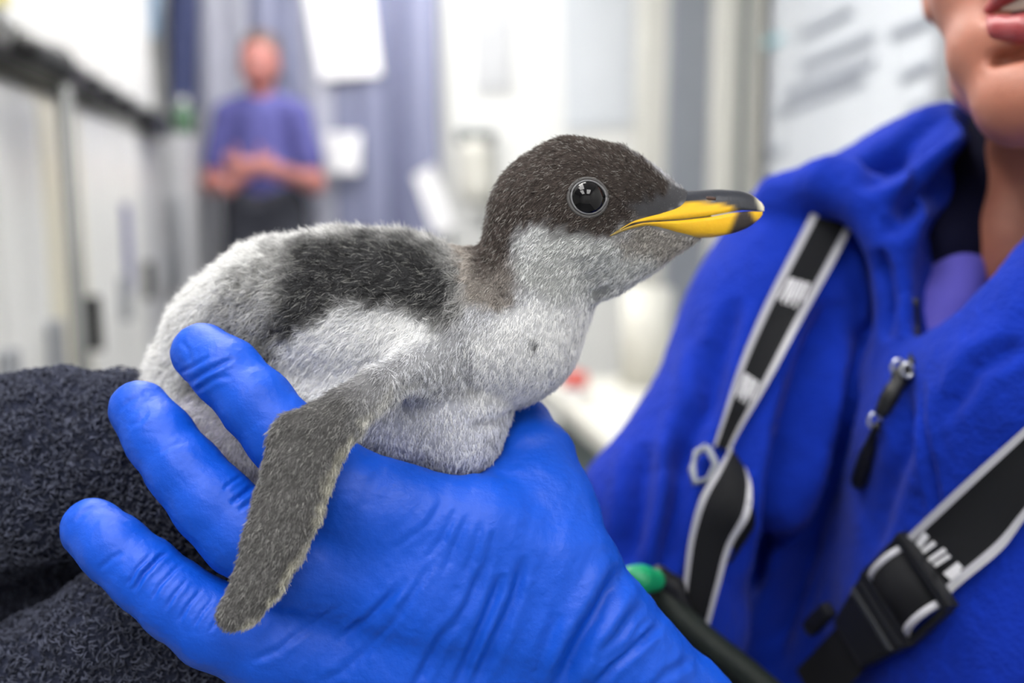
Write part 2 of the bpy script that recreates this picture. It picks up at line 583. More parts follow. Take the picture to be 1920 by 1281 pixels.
# --- jacket
JK = []
JK += chain([(1830, 520, 640, 80), (1760, 700, 650, 112), (1730, 900, 650, 130), (1700, 1300, 660, 138), (1690, 1750, 690, 142)], kz=1.25, k=30, mm=True)
JK += chain([(1640, 520, 620, 52), (1500, 486, 615, 45), (1436, 600, 600, 45), (1402, 730, 590, 47), (1330, 870, 577, 47), (1235, 985, 562, 47)], k=22, mm=True)
JK += chain([(1235, 985, 562, 47), (1215, 1160, 550, 50), (960, 1440, 505, 46), (560, 1560, 470, 42), (330, 1560, 455, 40)], k=15, mm=True)
JK += chain([(1610, 410, 612, 43), (1750, 345, 600, 40), (1860, 300, 590, 38)], k=22, mm=True)
FLAP = chain([(1462, 376, 588, 16), (1555, 346, 562, 16), (1632, 382, 545, 16), (1678, 460, 534, 15), (1704, 560, 530, 14), (1708, 650, 530, 12)], k=6, mm=True)
JK0 = len(JK)
JK += chain([(1862, 236, 562, 20), (1806, 330, 552, 25), (1750, 430, 546, 23), (1716, 520, 543, 18), (1702, 640, 538, 14)], k=14, mm=True)
JK += chain([(2040, 490, 470, 28), (1962, 620, 470, 32), (1872, 735, 476, 32), (1805, 810, 492, 34)], k=16, mm=True)
JK += chain([(2080, 650, 540, 100), (1975, 860, 528, 94), (1950, 1150, 526, 96), (1920, 1550, 548, 112), (1880, 1800, 620, 130)], k=30, mm=True)
JK += chain([(2150, 560, 570, 62), (2330, 900, 540, 58), (2330, 1400, 480, 54), (2150, 1830, 430, 50), (1800, 1870, 410, 44), (1610, 1740, 395, 40)], k=20, mm=True)
# neck opening
JK += chain([(1985, 90, 560, 56), (1960, 290, 538, 40), (1895, 425, 520, 41), (1822, 545, 508, 29), (1742, 660, 512, 9)], k=8, mm=True, sub=True)
v0, q0 = sdf_mesh(JK, 6.0)
chest_surface = Surface(wpos(v0), q0)                 # the jacket without the overlapping flap, for what runs under it
V, Q = sdf_mesh(JK[:JK0] + FLAP + JK[JK0:], 4.0)
V, Q = subdivide(V, Q, 1)
folds = [
    ([(1640, 470), (1660, 560), (1650, 640)], 16, 5), ([(1560, 560), (1500, 720), (1450, 900), (1420, 1100)], 18, 7),
    ([(1640, 640), (1580, 800), (1530, 960), (1480, 1130), (1450, 1260)], 20, 8), ([(1480, 820), (1440, 960), (1420, 1120)], 14, 4.5),
    ([(1590, 880), (1560, 1010), (1500, 1190)], 13, 4), ([(1700, 700), (1690, 850), (1640, 1000), (1600, 1100)], 16, 4.5),
    ([(1330, 640), (1320, 760), (1260, 900)], 16, 4), ([(1380, 560), (1350, 700), (1330, 800)], 14, 3.5),
    ([(1210, 830), (1200, 950), (1180, 1060)], 16, 4), ([(1290, 820), (1270, 960), (1240, 1080)], 14, 4),
    ([(1800, 215), (1700, 300), (1600, 350)], 16, 4), ([(1830, 270), (1740, 360), (1660, 400)], 14, 4),
    ([(1750, 330), (1690, 420), (1650, 430)], 13, 3), ([(1728, 700), (1733, 790), (1754, 925), (1760, 1000)], 6, 1.6),
    ([(1540, 700), (1490, 850), (1465, 1000)], 12, 3.5), ([(1520, 1010), (1470, 1150), (1440, 1220)], 12, 3.5),
    ([(1920, 640), (1830, 690), (1770, 790)], 15, 2.5)]
V = creases(V, Q, [(p, w * 1.25, d * 1.7) for p, w, d in folds])
N = normals(V, Q)
V = V + N * (0.9 * vnoise(V / 22, 3) + 0.45 * vnoise(V / 3.2, 5))[:, None]
jacket_surface = Surface(wpos(V), Q)
JV, JQ = V, Q

# --- body under the clothes: head, neck, chest, hips, legs: one mesh
# head frame: chin at pixel (1962, 262) of depth 440
def H(x, y, z, r):
    """head millimetres: x to her left, y up from the chin, z back from the lips -> cam xyz r"""
    o = K(1954, 254, 436.0)
    ca, sa = math.cos(0.70), math.sin(0.70)            # the head is turned towards the chick
    return (o[0] + x * ca + z * sa, o[1] + y, o[2] - x * sa + z * ca, r)
HEAD = []
HEAD += chain([H(-11, 20, 15, 22), H(11, 20, 15, 22)], k=8, raw=True)
HEAD += chain([H(-18, 48, 28, 30), H(18, 48, 28, 30)], k=10, raw=True)
HEAD += chain([H(-22, 84, 42, 38), H(22, 84, 42, 38)], k=10, raw=True)
HEAD += chain([H(-12, 22, 34, 17), H(-46, 52, 92, 20)], k=12, raw=True) + chain([H(12, 22, 34, 17), H(46, 52, 92, 20)], k=12, raw=True)
HEAD += chain([H(0, 125, 75, 64), H(0, 165, 100, 72)], k=14, raw=True)
HEAD += chain([H(-38, 95, 38, 16), H(-52, 105, 70, 18)], k=10, raw=True) + chain([H(38, 95, 38, 16), H(52, 105, 70, 18)], k=10, raw=True)
HEAD += chain([H(0, 118, 14, 8), H(0, 84, -6, 9)], k=6, raw=True) + chain([H(-9, 80, 4, 6), H(9, 80, 4, 6)], k=5, raw=True)
HEAD += chain([H(-36, 128, 18, 9), H(36, 128, 18, 9)], k=10, raw=True)
HEAD += chain([H(-72, 95, 95, 9), H(-76, 122, 102, 10)], k=3, raw=True) + chain([H(72, 95, 95, 9), H(76, 122, 102, 10)], k=3, raw=True)
for sx in (-1, 1):
    HEAD += chain([H(sx * 25, 114, 14, 9), H(sx * 36, 113, 18, 8)], k=6, raw=True, sub=True)
HEAD += chain([H(-17, 36, 5.5, 4.5), H(17, 36, 5.5, 4.5)], k=8, raw=True, sub=True)        # groove under the lip
HEAD += chain([H(-21, 60, 2, 4), H(-9, 57, -2, 6.5), H(9, 57, -2, 6.5), H(21, 60, 2, 4)], k=4, raw=True, sub=True)   # open mouth
NECK = chain([H(0, 70, 95, 48), tuple(K(2030, 330, 555)) + (46,), tuple(K(1944, 470, 565)) + (46,), tuple(K(1930, 640, 600)) + (50,)], k=16, raw=True)
BODY = HEAD + NECK
BODY += chain([(1850, 660, 620, 55), (1760, 900, 660, 105), (1740, 1400, 680, 112), (1740, 1900, 720, 118)], kz=1.3, k=25, mm=True)
BODY += chain([(1760, 620, 630, 40), (1500, 490, 616, 34), (1402, 730, 592, 34), (1235, 985, 563, 34), (1215, 1160, 551, 36), (960, 1440, 507, 33), (560, 1560, 472, 29), (330, 1560, 456, 25)], k=15, mm=True)
BODY += chain([(1900, 640, 620, 40), (2150, 560, 571, 46), (2330, 1400, 482, 42), (2150, 1830, 431, 36), (1800, 1870, 412, 30), (1400, 1500, 385, 22)], k=15, mm=True)
V, Q = sdf_mesh(BODY, 3.2)
chin_pt = wpos(K(1900, 1500, 650.0))
person = mk('person', wpos(V), Q, M['skin'], origin=(chin_pt[0], chin_pt[1], 0.0))
tag(person, 'person in royal blue fleece jacket and black suspenders holding the grey chick', 'person')

jacket = mk('jacket', wpos(JV), JQ, M['fleece'], person)
jacket['label'] = 'royal blue fleece half-zip jacket'

# lips, teeth, mouth, eyes, hair
def band(name, pts, mat, parent, h=0.9, k=3, raw=True, kz=1.0):
    v, q = sdf_mesh(chain(pts, raw=raw, k=k, kz=kz), h)
    return mk(name, wpos(v), q, mat, parent)
band('lower_lip', [H(-25, 58, 6.5, 2.6), H(-17, 50.5, 1.5, 4.6), H(-7, 47.5, -1.5, 5.4), H(7, 47.5, -1.5, 5.4), H(17, 50.5, 1.5, 4.6), H(25, 58, 6.5, 2.6)], M['lip'], person, k=6)
band('upper_lip', [H(-25, 60, 6.5, 2.6), H(-13, 67, 0.5, 4.2), H(-4, 68.5, -3, 4.6), H(4, 68.5, -3, 4.6), H(13, 67, 0.5, 4.2), H(25, 60, 6.5, 2.6)], M['lip'], person, k=6)
band('teeth', [H(-19, 62, 9, 4.2), H(0, 61, 4.5, 4.8), H(19, 62, 9, 4.2)], M['teeth'], person, k=4)
band('mouth_interior', [H(-20, 57, 11, 5.5), H(0, 55, 9, 7), H(20, 57, 11, 5.5)], M['mouth'], person, k=4)
for sx in (-1, 1):
    ey = band('eye', [H(sx * 30, 114, 22, 11.5)], M['teeth'], person)
    band('iris', [H(sx * 30, 113, 12.8, 5.0), H(sx * 30, 113, 13, 5.0)], M['eye'], ey, kz=2.0)
band('hair', [H(0, 205, 60, 38), H(0, 180, 115, 74), H(0, 130, 140, 66), H(0, 60, 165, 40)], M['hair'], person, h=3.0, k=20)

# lining and shirt inside the neck opening
v, q = sdf_mesh(chain([(1930, 250, 606, 36), (1890, 310, 592, 34), (1835, 400, 578, 31), (1775, 480, 566, 24), (1750, 560, 562, 18)], mm=True, k=14), 3.0)
mk('jacket_lining', wpos(v), q, M['lining'], jacket)
v, q = sdf_mesh(chain([(1818, 450, 558, 8), (1794, 510, 552, 13), (1768, 580, 545, 17), (1746, 660, 542, 16), (1740, 760, 590, 40)], mm=True, k=14), 3.0)
mk('shirt', wpos(v), q, M['shirt'], person)

# --- straps laid on the jacket
def lift(px, py, off):
    d = jacket_surface.hit(px, py)
    return K(px, py, d) * (1 - off / d)

def ribbon(name, edge_a, edge_b, mat, parent, off=2.5, thick=1.6, n=40, m=7, depth=None, bulge=0.0):
    """a webbing band between two edge lines; depth None lays it on the jacket"""
    A, B = smooth_line(edge_a, n), smooth_line(edge_b, n)
    top = np.zeros((n, m, 3))
    D = np.zeros((n, m))
    for i in range(n):
        for j in range(m):
            t = j / (m - 1)
            x, y = A[i, :2] * (1 - t) + B[i, :2] * t
            if depth is None:
                D[i, j] = (chest_surface if y < 470 else jacket_surface).hit(x, y)
            else:
                D[i, j] = A[i, 2] * (1 - t) + B[i, 2] * t
            top[i, j, :2] = x, y
    if depth is None:                      # webbing spans the small hollows
        for _ in range(10):
            E = np.pad(D, ((1, 1), (1, 1)), 'edge')
            D = np.minimum(D, (E[:-2, 1:-1] + E[2:, 1:-1] + E[1:-1, :-2] + E[1:-1, 2:]) / 4)
        D = D - off
    P = np.zeros((n, m, 3)); Pb = np.zeros((n, m, 3))
    for i in range(n):
        for j in range(m):
            b = bulge * math.sin(math.pi * j / (m - 1))
            P[i, j] = K(top[i, j, 0], top[i, j, 1], D[i, j] - b)
            Pb[i, j] = K(top[i, j, 0], top[i, j, 1], D[i, j] - b + thick)
    Vv = wpos(np.concatenate((P.reshape(-1, 3), Pb.reshape(-1, 3))))
    Fc = []
    def ix(i, j, s): return s * n * m + i * m + j
    for i in range(n - 1):
        for j in range(m - 1):
            Fc.append((ix(i, j, 0), ix(i + 1, j, 0), ix(i + 1, j + 1, 0), ix(i, j + 1, 0)))
            Fc.append((ix(i, j, 1), ix(i, j + 1, 1), ix(i + 1, j + 1, 1), ix(i + 1, j, 1)))
    for i in range(n - 1):
        Fc.append((ix(i, 0, 0), ix(i, 0, 1), ix(i + 1, 0, 1), ix(i + 1, 0, 0)))
        Fc.append((ix(i, m - 1, 0), ix(i + 1, m - 1, 0), ix(i + 1, m - 1, 1), ix(i, m - 1, 1)))
    for j in range(m - 1):
        Fc.append((ix(0, j, 0), ix(0, j + 1, 0), ix(0, j + 1, 1), ix(0, j, 1)))
        Fc.append((ix(n - 1, j, 0), ix(n - 1, j, 1), ix(n - 1, j + 1, 1), ix(n - 1, j + 1, 0)))
    o = mk(name, Vv, Fc, mat, parent, smooth=False)
    return o, (A, B, D)

def edge_stripe(edge_a, edge_b, D, t0, t1, parent, off=1.0, mat='reflect', name='edge_stripe', thick=0.8, s0=0.0, s1=1.0):
    """a narrow band along a ribbon between fractions t0..t1 of its width, lying on it"""
    n, m = D.shape
    lo, hi = int(s0 * (n - 1)), int(s1 * (n - 1)) + 1
    T, Bk = [], []
    for i in range(lo, hi):
        for t in (t0, t1):
            xy = edge_a[i, :2] * (1 - t) + edge_b[i, :2] * t
            j = t * (m - 1); a = int(min(j, m - 2)); d = D[i, a] * (1 - (j - a)) + D[i, a + 1] * (j - a)
            T.append(K(xy[0], xy[1], d - off)); Bk.append(K(xy[0], xy[1], d - off + thick))
    c = hi - lo
    Vv = wpos(np.array(T + Bk)); Fc = []
    for i in range(c - 1):
        a, b = 2 * i, 2 * i + 2
        Fc += [(a, b, b + 1, a + 1), (2 * c + a, 2 * c + a + 1, 2 * c + b + 1, 2 * c + b), (a, 2 * c + a, 2 * c + b, b), (a + 1, b + 1, 2 * c + b + 1, 2 * c + a + 1)]
    return mk(name, Vv, Fc, M[mat], parent, smooth=False)

def print_marks(A, B, D, s, parent, rows, hgt, seed=0, t0=0.24, t1=0.78):
    """the broken white lettering woven across the band near position s: rows = list of (t, up) pen zigzag"""
    n, m = D.shape
    i0 = s * (n - 1)
    def pt(t, ds, off):
        i = np.clip(i0 + ds, 0, n - 1.001); a = int(i); f = i - a
        e = (A[a] * (1 - f) + A[a + 1] * f)[:2] * (1 - t) + (B[a] * (1 - f) + B[a + 1] * f)[:2] * t
        j = t * (m - 1); c = int(min(j, m - 2)); g = j - c
        d = (D[a, c] * (1 - g) + D[a, c + 1] * g) * (1 - f) + (D[a + 1, c] * (1 - g) + D[a + 1, c + 1] * g) * f
        return K(e[0], e[1], d - off)
    for seg in rows:
        (ta, ua), (tb, ub), wd = seg
        P = []
        for off in (1.0, 0.2):
            for (t, u) in ((ta, ua), (tb, ub)):
                tt = t0 + (t1 - t0) * t
                P += [pt(tt - wd, u * hgt, off), pt(tt + wd, u * hgt, off)]
        mk('printed_letter', wpos(np.array(P)), [(0, 2, 3, 1), (4, 5, 7, 6), (0, 1, 5, 4), (2, 6, 7, 3), (0, 4, 6, 2), (1, 3, 7, 5)], M['print'], parent, smooth=False)

ZIG = [((0.0, .9), (0.06, 0), .028), ((0.24, 1), (0.14, 0), .028), ((0.26, 0), (0.36, 0.8), .026), ((0.50, 1), (0.44, 0), .03), ((0.56, 0), (0.64, 0.7), .026),
       ((0.80, 1), (0.74, 0), .03), ((0.88, 0), (0.98, 0.7), .028)]
la = [(1532, 380), (1480, 480), (1430, 580), (1388, 680), (1356, 780), (1338, 836)]
lb = [(1612, 402), (1560, 500), (1500, 608), (1442, 716), (1392, 800), (1368, 846)]
strap, (A, B, D) = ribbon('suspender_strap', la, lb, M['webbing'], person, off=5)
strap['label'] = 'narrow black suspender strap running up under the jacket collar'
edge_stripe(A, B, D, 0.0, 0.17, strap); edge_stripe(A, B, D, 0.83, 1.0, strap)
print_marks(A, B, D, 0.27, strap, ZIG, 3.4); print_marks(A, B, D, 0.62, strap, ZIG, 3.6)

# ring slider and the loop of webbing below it
rp = [lift(1325, 838, 12), lift(1306, 850, 13), lift(1298, 880, 13), lift(1303, 906, 13), lift(1330, 900, 13), lift(1342, 870, 13), lift(1325, 838, 12)]
tube('slider_ring', wpos(np.array(rp)), 0.0020, M['post_grey'], strap, n=8)
d0 = jacket_surface.hit(1330, 1000)
dd = d0 - 12
loop_a = [(1370, 838, d0 - 6), (1345, 880, dd - 6), (1312, 935, dd - 10), (1292, 1010, dd - 8), (1282, 1090, dd - 6), (1272, 1165, dd - 4)]
loop_b = [(1400, 880, d0 - 6), (1410, 915, dd - 10), (1405, 968, dd - 18), (1372, 1025, dd - 12), (1350, 1100, dd - 8), (1328, 1180, dd - 4)]
strap2, (A, B, D) = ribbon('suspender_strap', loop_a, loop_b, M['webbing'], person, depth=1, bulge=2.0)
strap2['label'] = 'folded loop of black webbing under the slider ring'
edge_stripe(A, B, D, 0.0, 0.13, strap2, off=1.6); edge_stripe(A, B, D, 0.86, 1.0, strap2, off=1.6)
print_marks(A, B, D, 0.40, strap2, ZIG, 4.0); print_marks(A, B, D, 0.90, strap2, ZIG, 4.0)
curl_a = [(1405, 940, dd - 18), (1416, 965, dd - 16), (1412, 995, dd - 8), (1390, 1010, dd)]
curl_b = [(1345, 1015, dd - 8), (1372, 1025, dd - 6), (1375, 1050, dd), (1360, 1060, dd + 4)]
ribbon('webbing_curl', curl_a, curl_b, M['webbing'], strap2, depth=1, n=14)

# wide strap with its buckle
wa = [(2030, 700), (1925, 798), (1810, 902), (1706, 1000), (1676, 1030)]
wb = [(2050, 830), (1932, 962), (1880, 1030), (1806, 1092), (1770, 1125)]
strap3, (A, B, D) = ribbon('suspender_strap', wa, wb, M['webbing'], person, off=6)
strap3['label'] = 'wide black suspender strap with grey edges and a side-release buckle'
edge_stripe(A, B, D, 0.0, 0.11, strap3); edge_stripe(A, B, D, 0.87, 1.0, strap3)
ZUL = [((-.05, .9), (.02, 0), .05), ((.02, .1), (.16, .1), .05), ((.16, 0.0), (.2, .9), .035), ((.30, 0), (.42, 0), .05), ((.40, 0), (.46, 1), .035), ((.56, 0), (.62, .95), .03),
       ((.72, .1), (.86, .1), .05), ((.90, 0), (.92, 1.0), .055), ((.98, 0), (1.02, .8), .035)]
print_marks(A, B, D, 0.80, strap3, ZUL, -4.2, t0=0.2, t1=0.84)

# buckle: built in its own flat frame on the chest
bc = lift(1700, 1110, 9.0)
pU = lift(1780, 1035, 9.0); pL = lift(1620, 1190, 9.0)
pA = lift(1655, 1040, 9.0); pB = lift(1775, 1130, 9.0)
ey_ = (pU - pL); ey_ /= np.linalg.norm(ey_)
ex_ = (pB - pA); ex_ -= ey_ * (ex_ @ ey_); ex_ /= np.linalg.norm(ex_)
ez_ = np.cross(ex_, ey_); ez_ = ez_ if ez_[2] < 0 else -ez_          # towards the viewer
def bl(x, y, z): return bc + ex_ * x + ey_ * y + ez_ * z
def buckle_box(name, x0, x1, y0, y1, z0, z1, mat, parent, taper=0.0, bev=1.2):
    v, f = box_data(((x0 + x1) / 2, (y0 + y1) / 2, (z0 + z1) / 2), (x1 - x0, y1 - y0, z1 - z0), 0, bev)
    P = []
    for x, y, z in v:
        s = 1 - taper * (y1 - y) / (y1 - y0)
        P.append(bl(((x - (x0 + x1) / 2) * s) + (x0 + x1) / 2, y, z))
    return mk(name, wpos(np.array(P)), f, mat, parent, smooth=False)
bk = buckle_box('buckle', -20.5, 20.5, 15, 20, -1, 6, M['black'], strap3)
for sx in (-1, 1):
    buckle_box('side_bar', sx * 19 - 2, sx * 19 + 2, -14, 16, -1, 4, M['black'], bk)
buckle_box('cross_bar', -20.5, 20.5, -16, -11, -1, 4.5, M['black'], bk)
buckle_box('latch_body', -20, 20, -46, -15, -3, 5, M['black'], bk, taper=0.35, bev=2.5)
buckle_box('latch_ridge', -18, 18, -24, -21, 5, 6.5, M['dark_rubber'], bk, taper=0.1)
buckle_box('release_tab', -25, -16, -66, -44, -2, 5, M['black'], bk, bev=3)
# webbing rolled over the bar
def roll(x0, x1, mat, name, extra=0.0, parent=None):
    P = []; Fc = []; c = 22
    for i in range(c):
        w = math.pi * (1.08 * i / (c - 1) - 0.04)
        for rr in (9.5 + extra, 8.2 + extra * 0.5):
            for x in (x0, x1):
                P.append(bl(x, 1.0 + 14.0 * math.cos(w) * (rr / 9.5), -1.5 + rr * math.sin(w)))
    for i in range(c - 1):
        a, b = 4 * i, 4 * i + 4
        Fc += [(a, a + 1, b + 1, b), (a + 2, b + 2, b + 3, a + 3), (a, b, b + 2, a + 2), (a + 1, a + 3, b + 3, b + 1)]
    return mk(name, wpos(np.array(P)), Fc, mat, parent)
rw = roll(-16.5, 16.5, M['webbing'], 'webbing_roll', 0.0, strap3)
roll(-16.6, -13.6, M['reflect'], 'edge_stripe', 0.5, rw); roll(13.4, 16.6, M['reflect'], 'edge_stripe', 0.5, rw)
lo_a = [bl(-11, -44, 1), bl(-11, -60, 0), bl(-11, -90, -4)]
tail_a = [tuple(proj(p[None])[0]) + (p[2],) for p in (bl(-12, -42, 0), bl(-12, -62, -1), bl(-14, -95, -6))]
tail_b = [tuple(proj(p[None])[0]) + (p[2],) for p in (bl(13, -42, 0), bl(13, -62, -1), bl(11, -95, -6))]
tw, (A, B, D) = ribbon('webbing_tail', tail_a, tail_b, M['webbing'], strap3, depth=1, n=14)

# zipper slider and pull
zp = smooth_line([lift(1722, 640, 3), lift(1706, 690, 5), lift(1690, 720, 8)], 8)
zip_pull = tube('zipper_pull', wpos(smooth_line([lift(1702, 688, 6), lift(1672, 738, 10), lift(1650, 780, 11)], 10)), [0.0042, 0.0050, 0.0046, 0.004, 0.0045, 0.0046, 0.0044, 0.004, 0.0036, 0.003], M['black'], jacket, n=8)
for cx, cy, r in ((1684, 690, 3.2), (1701, 694, 2.6), (1640, 790, 3.0)):
    p = lift(cx, cy, 12)
    tube('zipper_link', wpos(np.array([p + np.array((r * math.cos(w), r * 1.3 * math.sin(w), 0)) for w in np.linspace(0, 2 * math.pi, 14)])), 0.0009, M['alu'], zip_pull, n=6)
tube('pull_cord', wpos(smooth_line([lift(1646, 795, 9), lift(1632, 830, 9), lift(1618, 880, 9), lift(1608, 912, 8)], 14)), [0.002, 0.002, 0.0021, 0.0022, 0.0024, 0.003, 0.004, 0.0044, 0.0046, 0.0047, 0.0047, 0.0046, 0.0044, 0.003], M['black'], zip_pull, n=8)
tube('zipper_tape', wpos(smooth_line([lift(1716, 560, 3), lift(1718, 630, 2), lift(1708, 684, 3)], 14)), 0.0022, M['black'], jacket, n=6)

# wader bib edge with its green clip, bib below, legs and boots
b0 = jacket_surface.hit(1300, 1170)
bib_line = smooth_line([K(1236, 1075, 500), K(1250, 1130, 492), (K(1310, 1190, 484)), K(1400, 1262, 476), K(1500, 1345, 470), K(1650, 1450, 468)], 24)
bib = mk('wader_bib', *(lambda t: (wpos(np.array(t[0])), t[1]))(tube_data(bib_line, [4, 5.5, 6.5] + [7.0] * 21, 10)), M['wader'], person)
bib['label'] = 'dark olive rubber edge of the wader bib'
Pn, Fn = [], []
for i, p in enumerate(bib_line):
    for j in range(6):
        q = p + np.array((4.0 * j - 2, -30.0 * j, 6.0 * j))
        Pn += [q, q + np.array((0, 0, 3.0))]
for i in range(len(bib_line) - 1):
    for j in range(5):
        a, b = i * 12 + j * 2, (i + 1) * 12 + j * 2
        Fn += [(a, b, b + 2, a + 2), (a + 1, a + 3, b + 3, b + 1)]
mk('bib_panel', wpos(np.array(Pn)), Fn, M['wader'], bib)
v, q = sdf_mesh(chain([(1180, 1075, 480, 3.2), (1198, 1086, 482, 6.5), (1226, 1088, 487, 5.6)], mm=True, k=4), 0.9)
mk('green_clip', wpos(v), q, M['clip_green'], bib)
v, q = sdf_mesh(chain([(1236, 1078, 490, 5.0), (1262, 1100, 492, 5.0), (1290, 1160, 490, 3.5)], mm=True, k=4), 0.9)
mk('clip_base', wpos(v), q, M['black'], bib)
hipL = cpos(np.array((0.20, 0.66, 0.62))[None])[0]; hipR = cpos(np.array((0.42, 0.62, 0.62))[None])[0]
def cw(x, y, z, r): return tuple(cpos(np.array((x, y, z))[None])[0]) + (r,)
v, q = sdf_mesh(chain([cw(.18, .70, .80, 150), cw(.22, .72, .64, 150), cw(.36, .72, .62, 140)], raw=True, k=40)
                + chain([cw(.20, .70, .60, 88), cw(-.02, .42, .56, 72), cw(-.02, .44, .12, 55)], raw=True, k=30)
                + chain([cw(.38, .66, .60, 88), cw(.30, .28, .56, 72), cw(.30, .30, .12, 55)], raw=True, k=30), 10.0)
mk('waders', wpos(v), q, M['wader'], person)
for bx, by in ((-.02, .44), (.30, .30)):
    v, q = sdf_mesh(chain([cw(bx, by, .16, 58), cw(bx, by, .06, 55), cw(bx - .04, by - .14, .05, 45)], raw=True, k=25), 8.0)
    v = v[:]; w_ = wpos(v); w_[:, 2] = np.maximum(w_[:, 2], 0.0)
    mk('boot', w_, q, M['dark_rubber'], person)

# --- the gloved hand
GL = []
HZ = 1.4
GL += chain([(378, 662, 366, 57), (425, 698, 358, 63), (482, 758, 353, 66), (532, 818, 351, 68), (600, 890, 353, 76), (690, 960, 356, 92)], k=4.0, kz=1.1)
GL += chain([(262, 770, 368, 57), (300, 822, 362, 62), (347, 884, 357, 67), (400, 945, 354, 73), (455, 1000, 353, 78), (560, 1060, 355, 86)], k=4.0, kz=1.1)
GL += chain([(173, 992, 364, 58), (216, 1031, 359, 62), (272, 1078, 356, 66), (333, 1128, 354, 70), (402, 1174, 354, 78), (510, 1215, 357, 84)], k=4.0, kz=1.1)
GL += chain([(760, 985, 372, 80), (620, 930, 400, 66), (500, 880, 426, 62), (420, 820, 442, 58)], k=5.0)                       # finger behind the chick
GL += chain([(640, 940, 356, 94), (760, 985, 356, 100), (900, 1020, 358, 116), (1040, 1120, 364, 128)], k=9.0, kz=1.45)
GL += chain([(560, 1060, 356, 88), (800, 1120, 354, 110), (1060, 1190, 362, 118)], k=9.0, kz=1.4)
GL += chain([(510, 1215, 358, 84), (760, 1260, 358, 105), (1060, 1290, 366, 110)], k=9.0, kz=1.4)
GL += chain([(1035, 1050, 366, 118), (1012, 955, 374, 100), (1001, 862, 384, 71), (975, 800, 396, 52), (900, 730, 428, 48), (840, 650, 446, 44)], k=8.0, kz=1.2)   # thumb
GL += chain([(900, 1020, 362, 100), (960, 960, 372, 90)], k=9.0, kz=1.3)
GL += chain([(1060, 1130, 366, 116), (1118, 1188, 368, 112), (1180, 1262, 370, 112), (1260, 1345, 376, 118), (1420, 1520, 386, 125), (1520, 1630, 392, 128)], k=8.0, kz=1.2)
V, Q = sdf_mesh(GL, 1.25)
V, Q = subdivide(V, Q, 1)
gl_lines = [
    # long tension folds from the web towards the wrist
    ([(985, 1040), (965, 1120), (925, 1210), (885, 1290)], 8, 1.5), ([(945, 1075), (915, 1150), (880, 1230), (850, 1300)], 7, 1.3),
    ([(905, 1060), (880, 1130), (838, 1200)], 6, .8), ([(845, 1165), (812, 1225), (775, 1295)], 7, 1.1),
    ([(765, 1085), (700, 1150), (630, 1210)], 6, .6), ([(740, 1110), (690, 1160), (640, 1195)], 5, .45), ([(780, 1120), (730, 1175), (690, 1215)], 5, .5),
    ([(860, 950), (830, 1010), (790, 1060)], 5, .35), ([(880, 960), (855, 1020), (830, 1080)], 5, .4), ([(905, 975), (890, 1030), (870, 1080)], 5, .4),
    ([(840, 930), (800, 985), (740, 1030)], 5, .3), ([(930, 990), (915, 1050), (900, 1100)], 5, .45), ([(815, 1050), (770, 1120), (740, 1150)], 5, .45),
    ([(1175, 1060), (1140, 1120), (1095, 1195), (1040, 1300)], 13, 3.8), ([(1050, 1150), (1030, 1210), (1000, 1290)], 9, .9),
    ([(1238, 1172), (1190, 1215), (1150, 1250), (1115, 1290)], 6, 1.4), ([(1215, 1160), (1180, 1205), (1130, 1245)], 5, .7), ([(1205, 1130), (1160, 1190), (1110, 1240)], 9, .9),
    ([(1300, 1235), (1250, 1265), (1215, 1300)], 7, .7), ([(700, 1210), (640, 1260), (600, 1285)], 7, .7),
    # first finger
    ([(352, 720), (378, 702), (420, 680), (440, 672)], 5, .8), ([(336, 700), (356, 690), (392, 668)], 4, .5), ([(338, 640), (352, 655), (356, 680)], 5, .35), 
    ([(365, 735), (400, 712), (430, 704)], 5, .5),
    # second finger
    ([(432, 945), (455, 928), (485, 905)], 5, .9), ([(446, 958), (468, 944), (494, 928)], 4, .6), ([(418, 918), (438, 902), (456, 892)], 4, .5),
    ([(300, 850), (320, 838), (340, 830)], 4, .25), ([(225, 770), (240, 755), (262, 742)], 5, .3), ([(240, 800), (262, 790), (280, 770)], 5, .3),
    # third finger
    ([(250, 1110), (268, 1078), (300, 1045), (318, 1035)], 5, 1.0), ([(238, 1100), (258, 1066), (285, 1040)], 4, .6), ([(282, 1128), (300, 1098), (330, 1066), (345, 1056)], 4, .6),
    ([(308, 1146), (326, 1116), (352, 1086)], 4, .55), ([(335, 1166), (352, 1136), (380, 1104)], 4, .5), ([(360, 1180), (378, 1150), (402, 1120)], 4, .45), ([(390, 1190), (405, 1165), (425, 1140)], 4, .4),
    ([(140, 980), (155, 962), (180, 950)], 5, .3), ([(185, 1070), (205, 1050), (230, 1035)], 5, .4),
    ([(560, 1190), (600, 1160), (640, 1135)], 6, .4), ([(470, 1240), (520, 1220), (570, 1180)], 7, .5)]
V = creases(V, Q, [(p, w * (1.35 if p[0][0] > 560 else 1.0), d) for p, w, d in gl_lines])
N = normals(V, Q)
pf = V[:, 0] * 0.80 - V[:, 1] * 0.35; qf = V[:, 0] * 0.45 + V[:, 1] * 0.85       # skin-tight ripples run along the pull of the glove
ptw = np.stack((pf / 3.0, qf / 16.0, V[:, 2] / 8.0), 1)
onpalm = np.clip((proj(V)[:, 0] - 560) / 200, 0, 1)
V = V + N * (0.22 * vnoise(V / 5.0, 9) + 0.10 * vnoise(V / 1.8, 12) + 0.28 * onpalm * vnoise(ptw, 17))[:, None]
glove = mk('glove', wpos(V), Q, M['glove'], person)
glove['label'] = 'tight blue nitrile glove cradling the chick'
# ================================================================== THE CHICK
PB = []
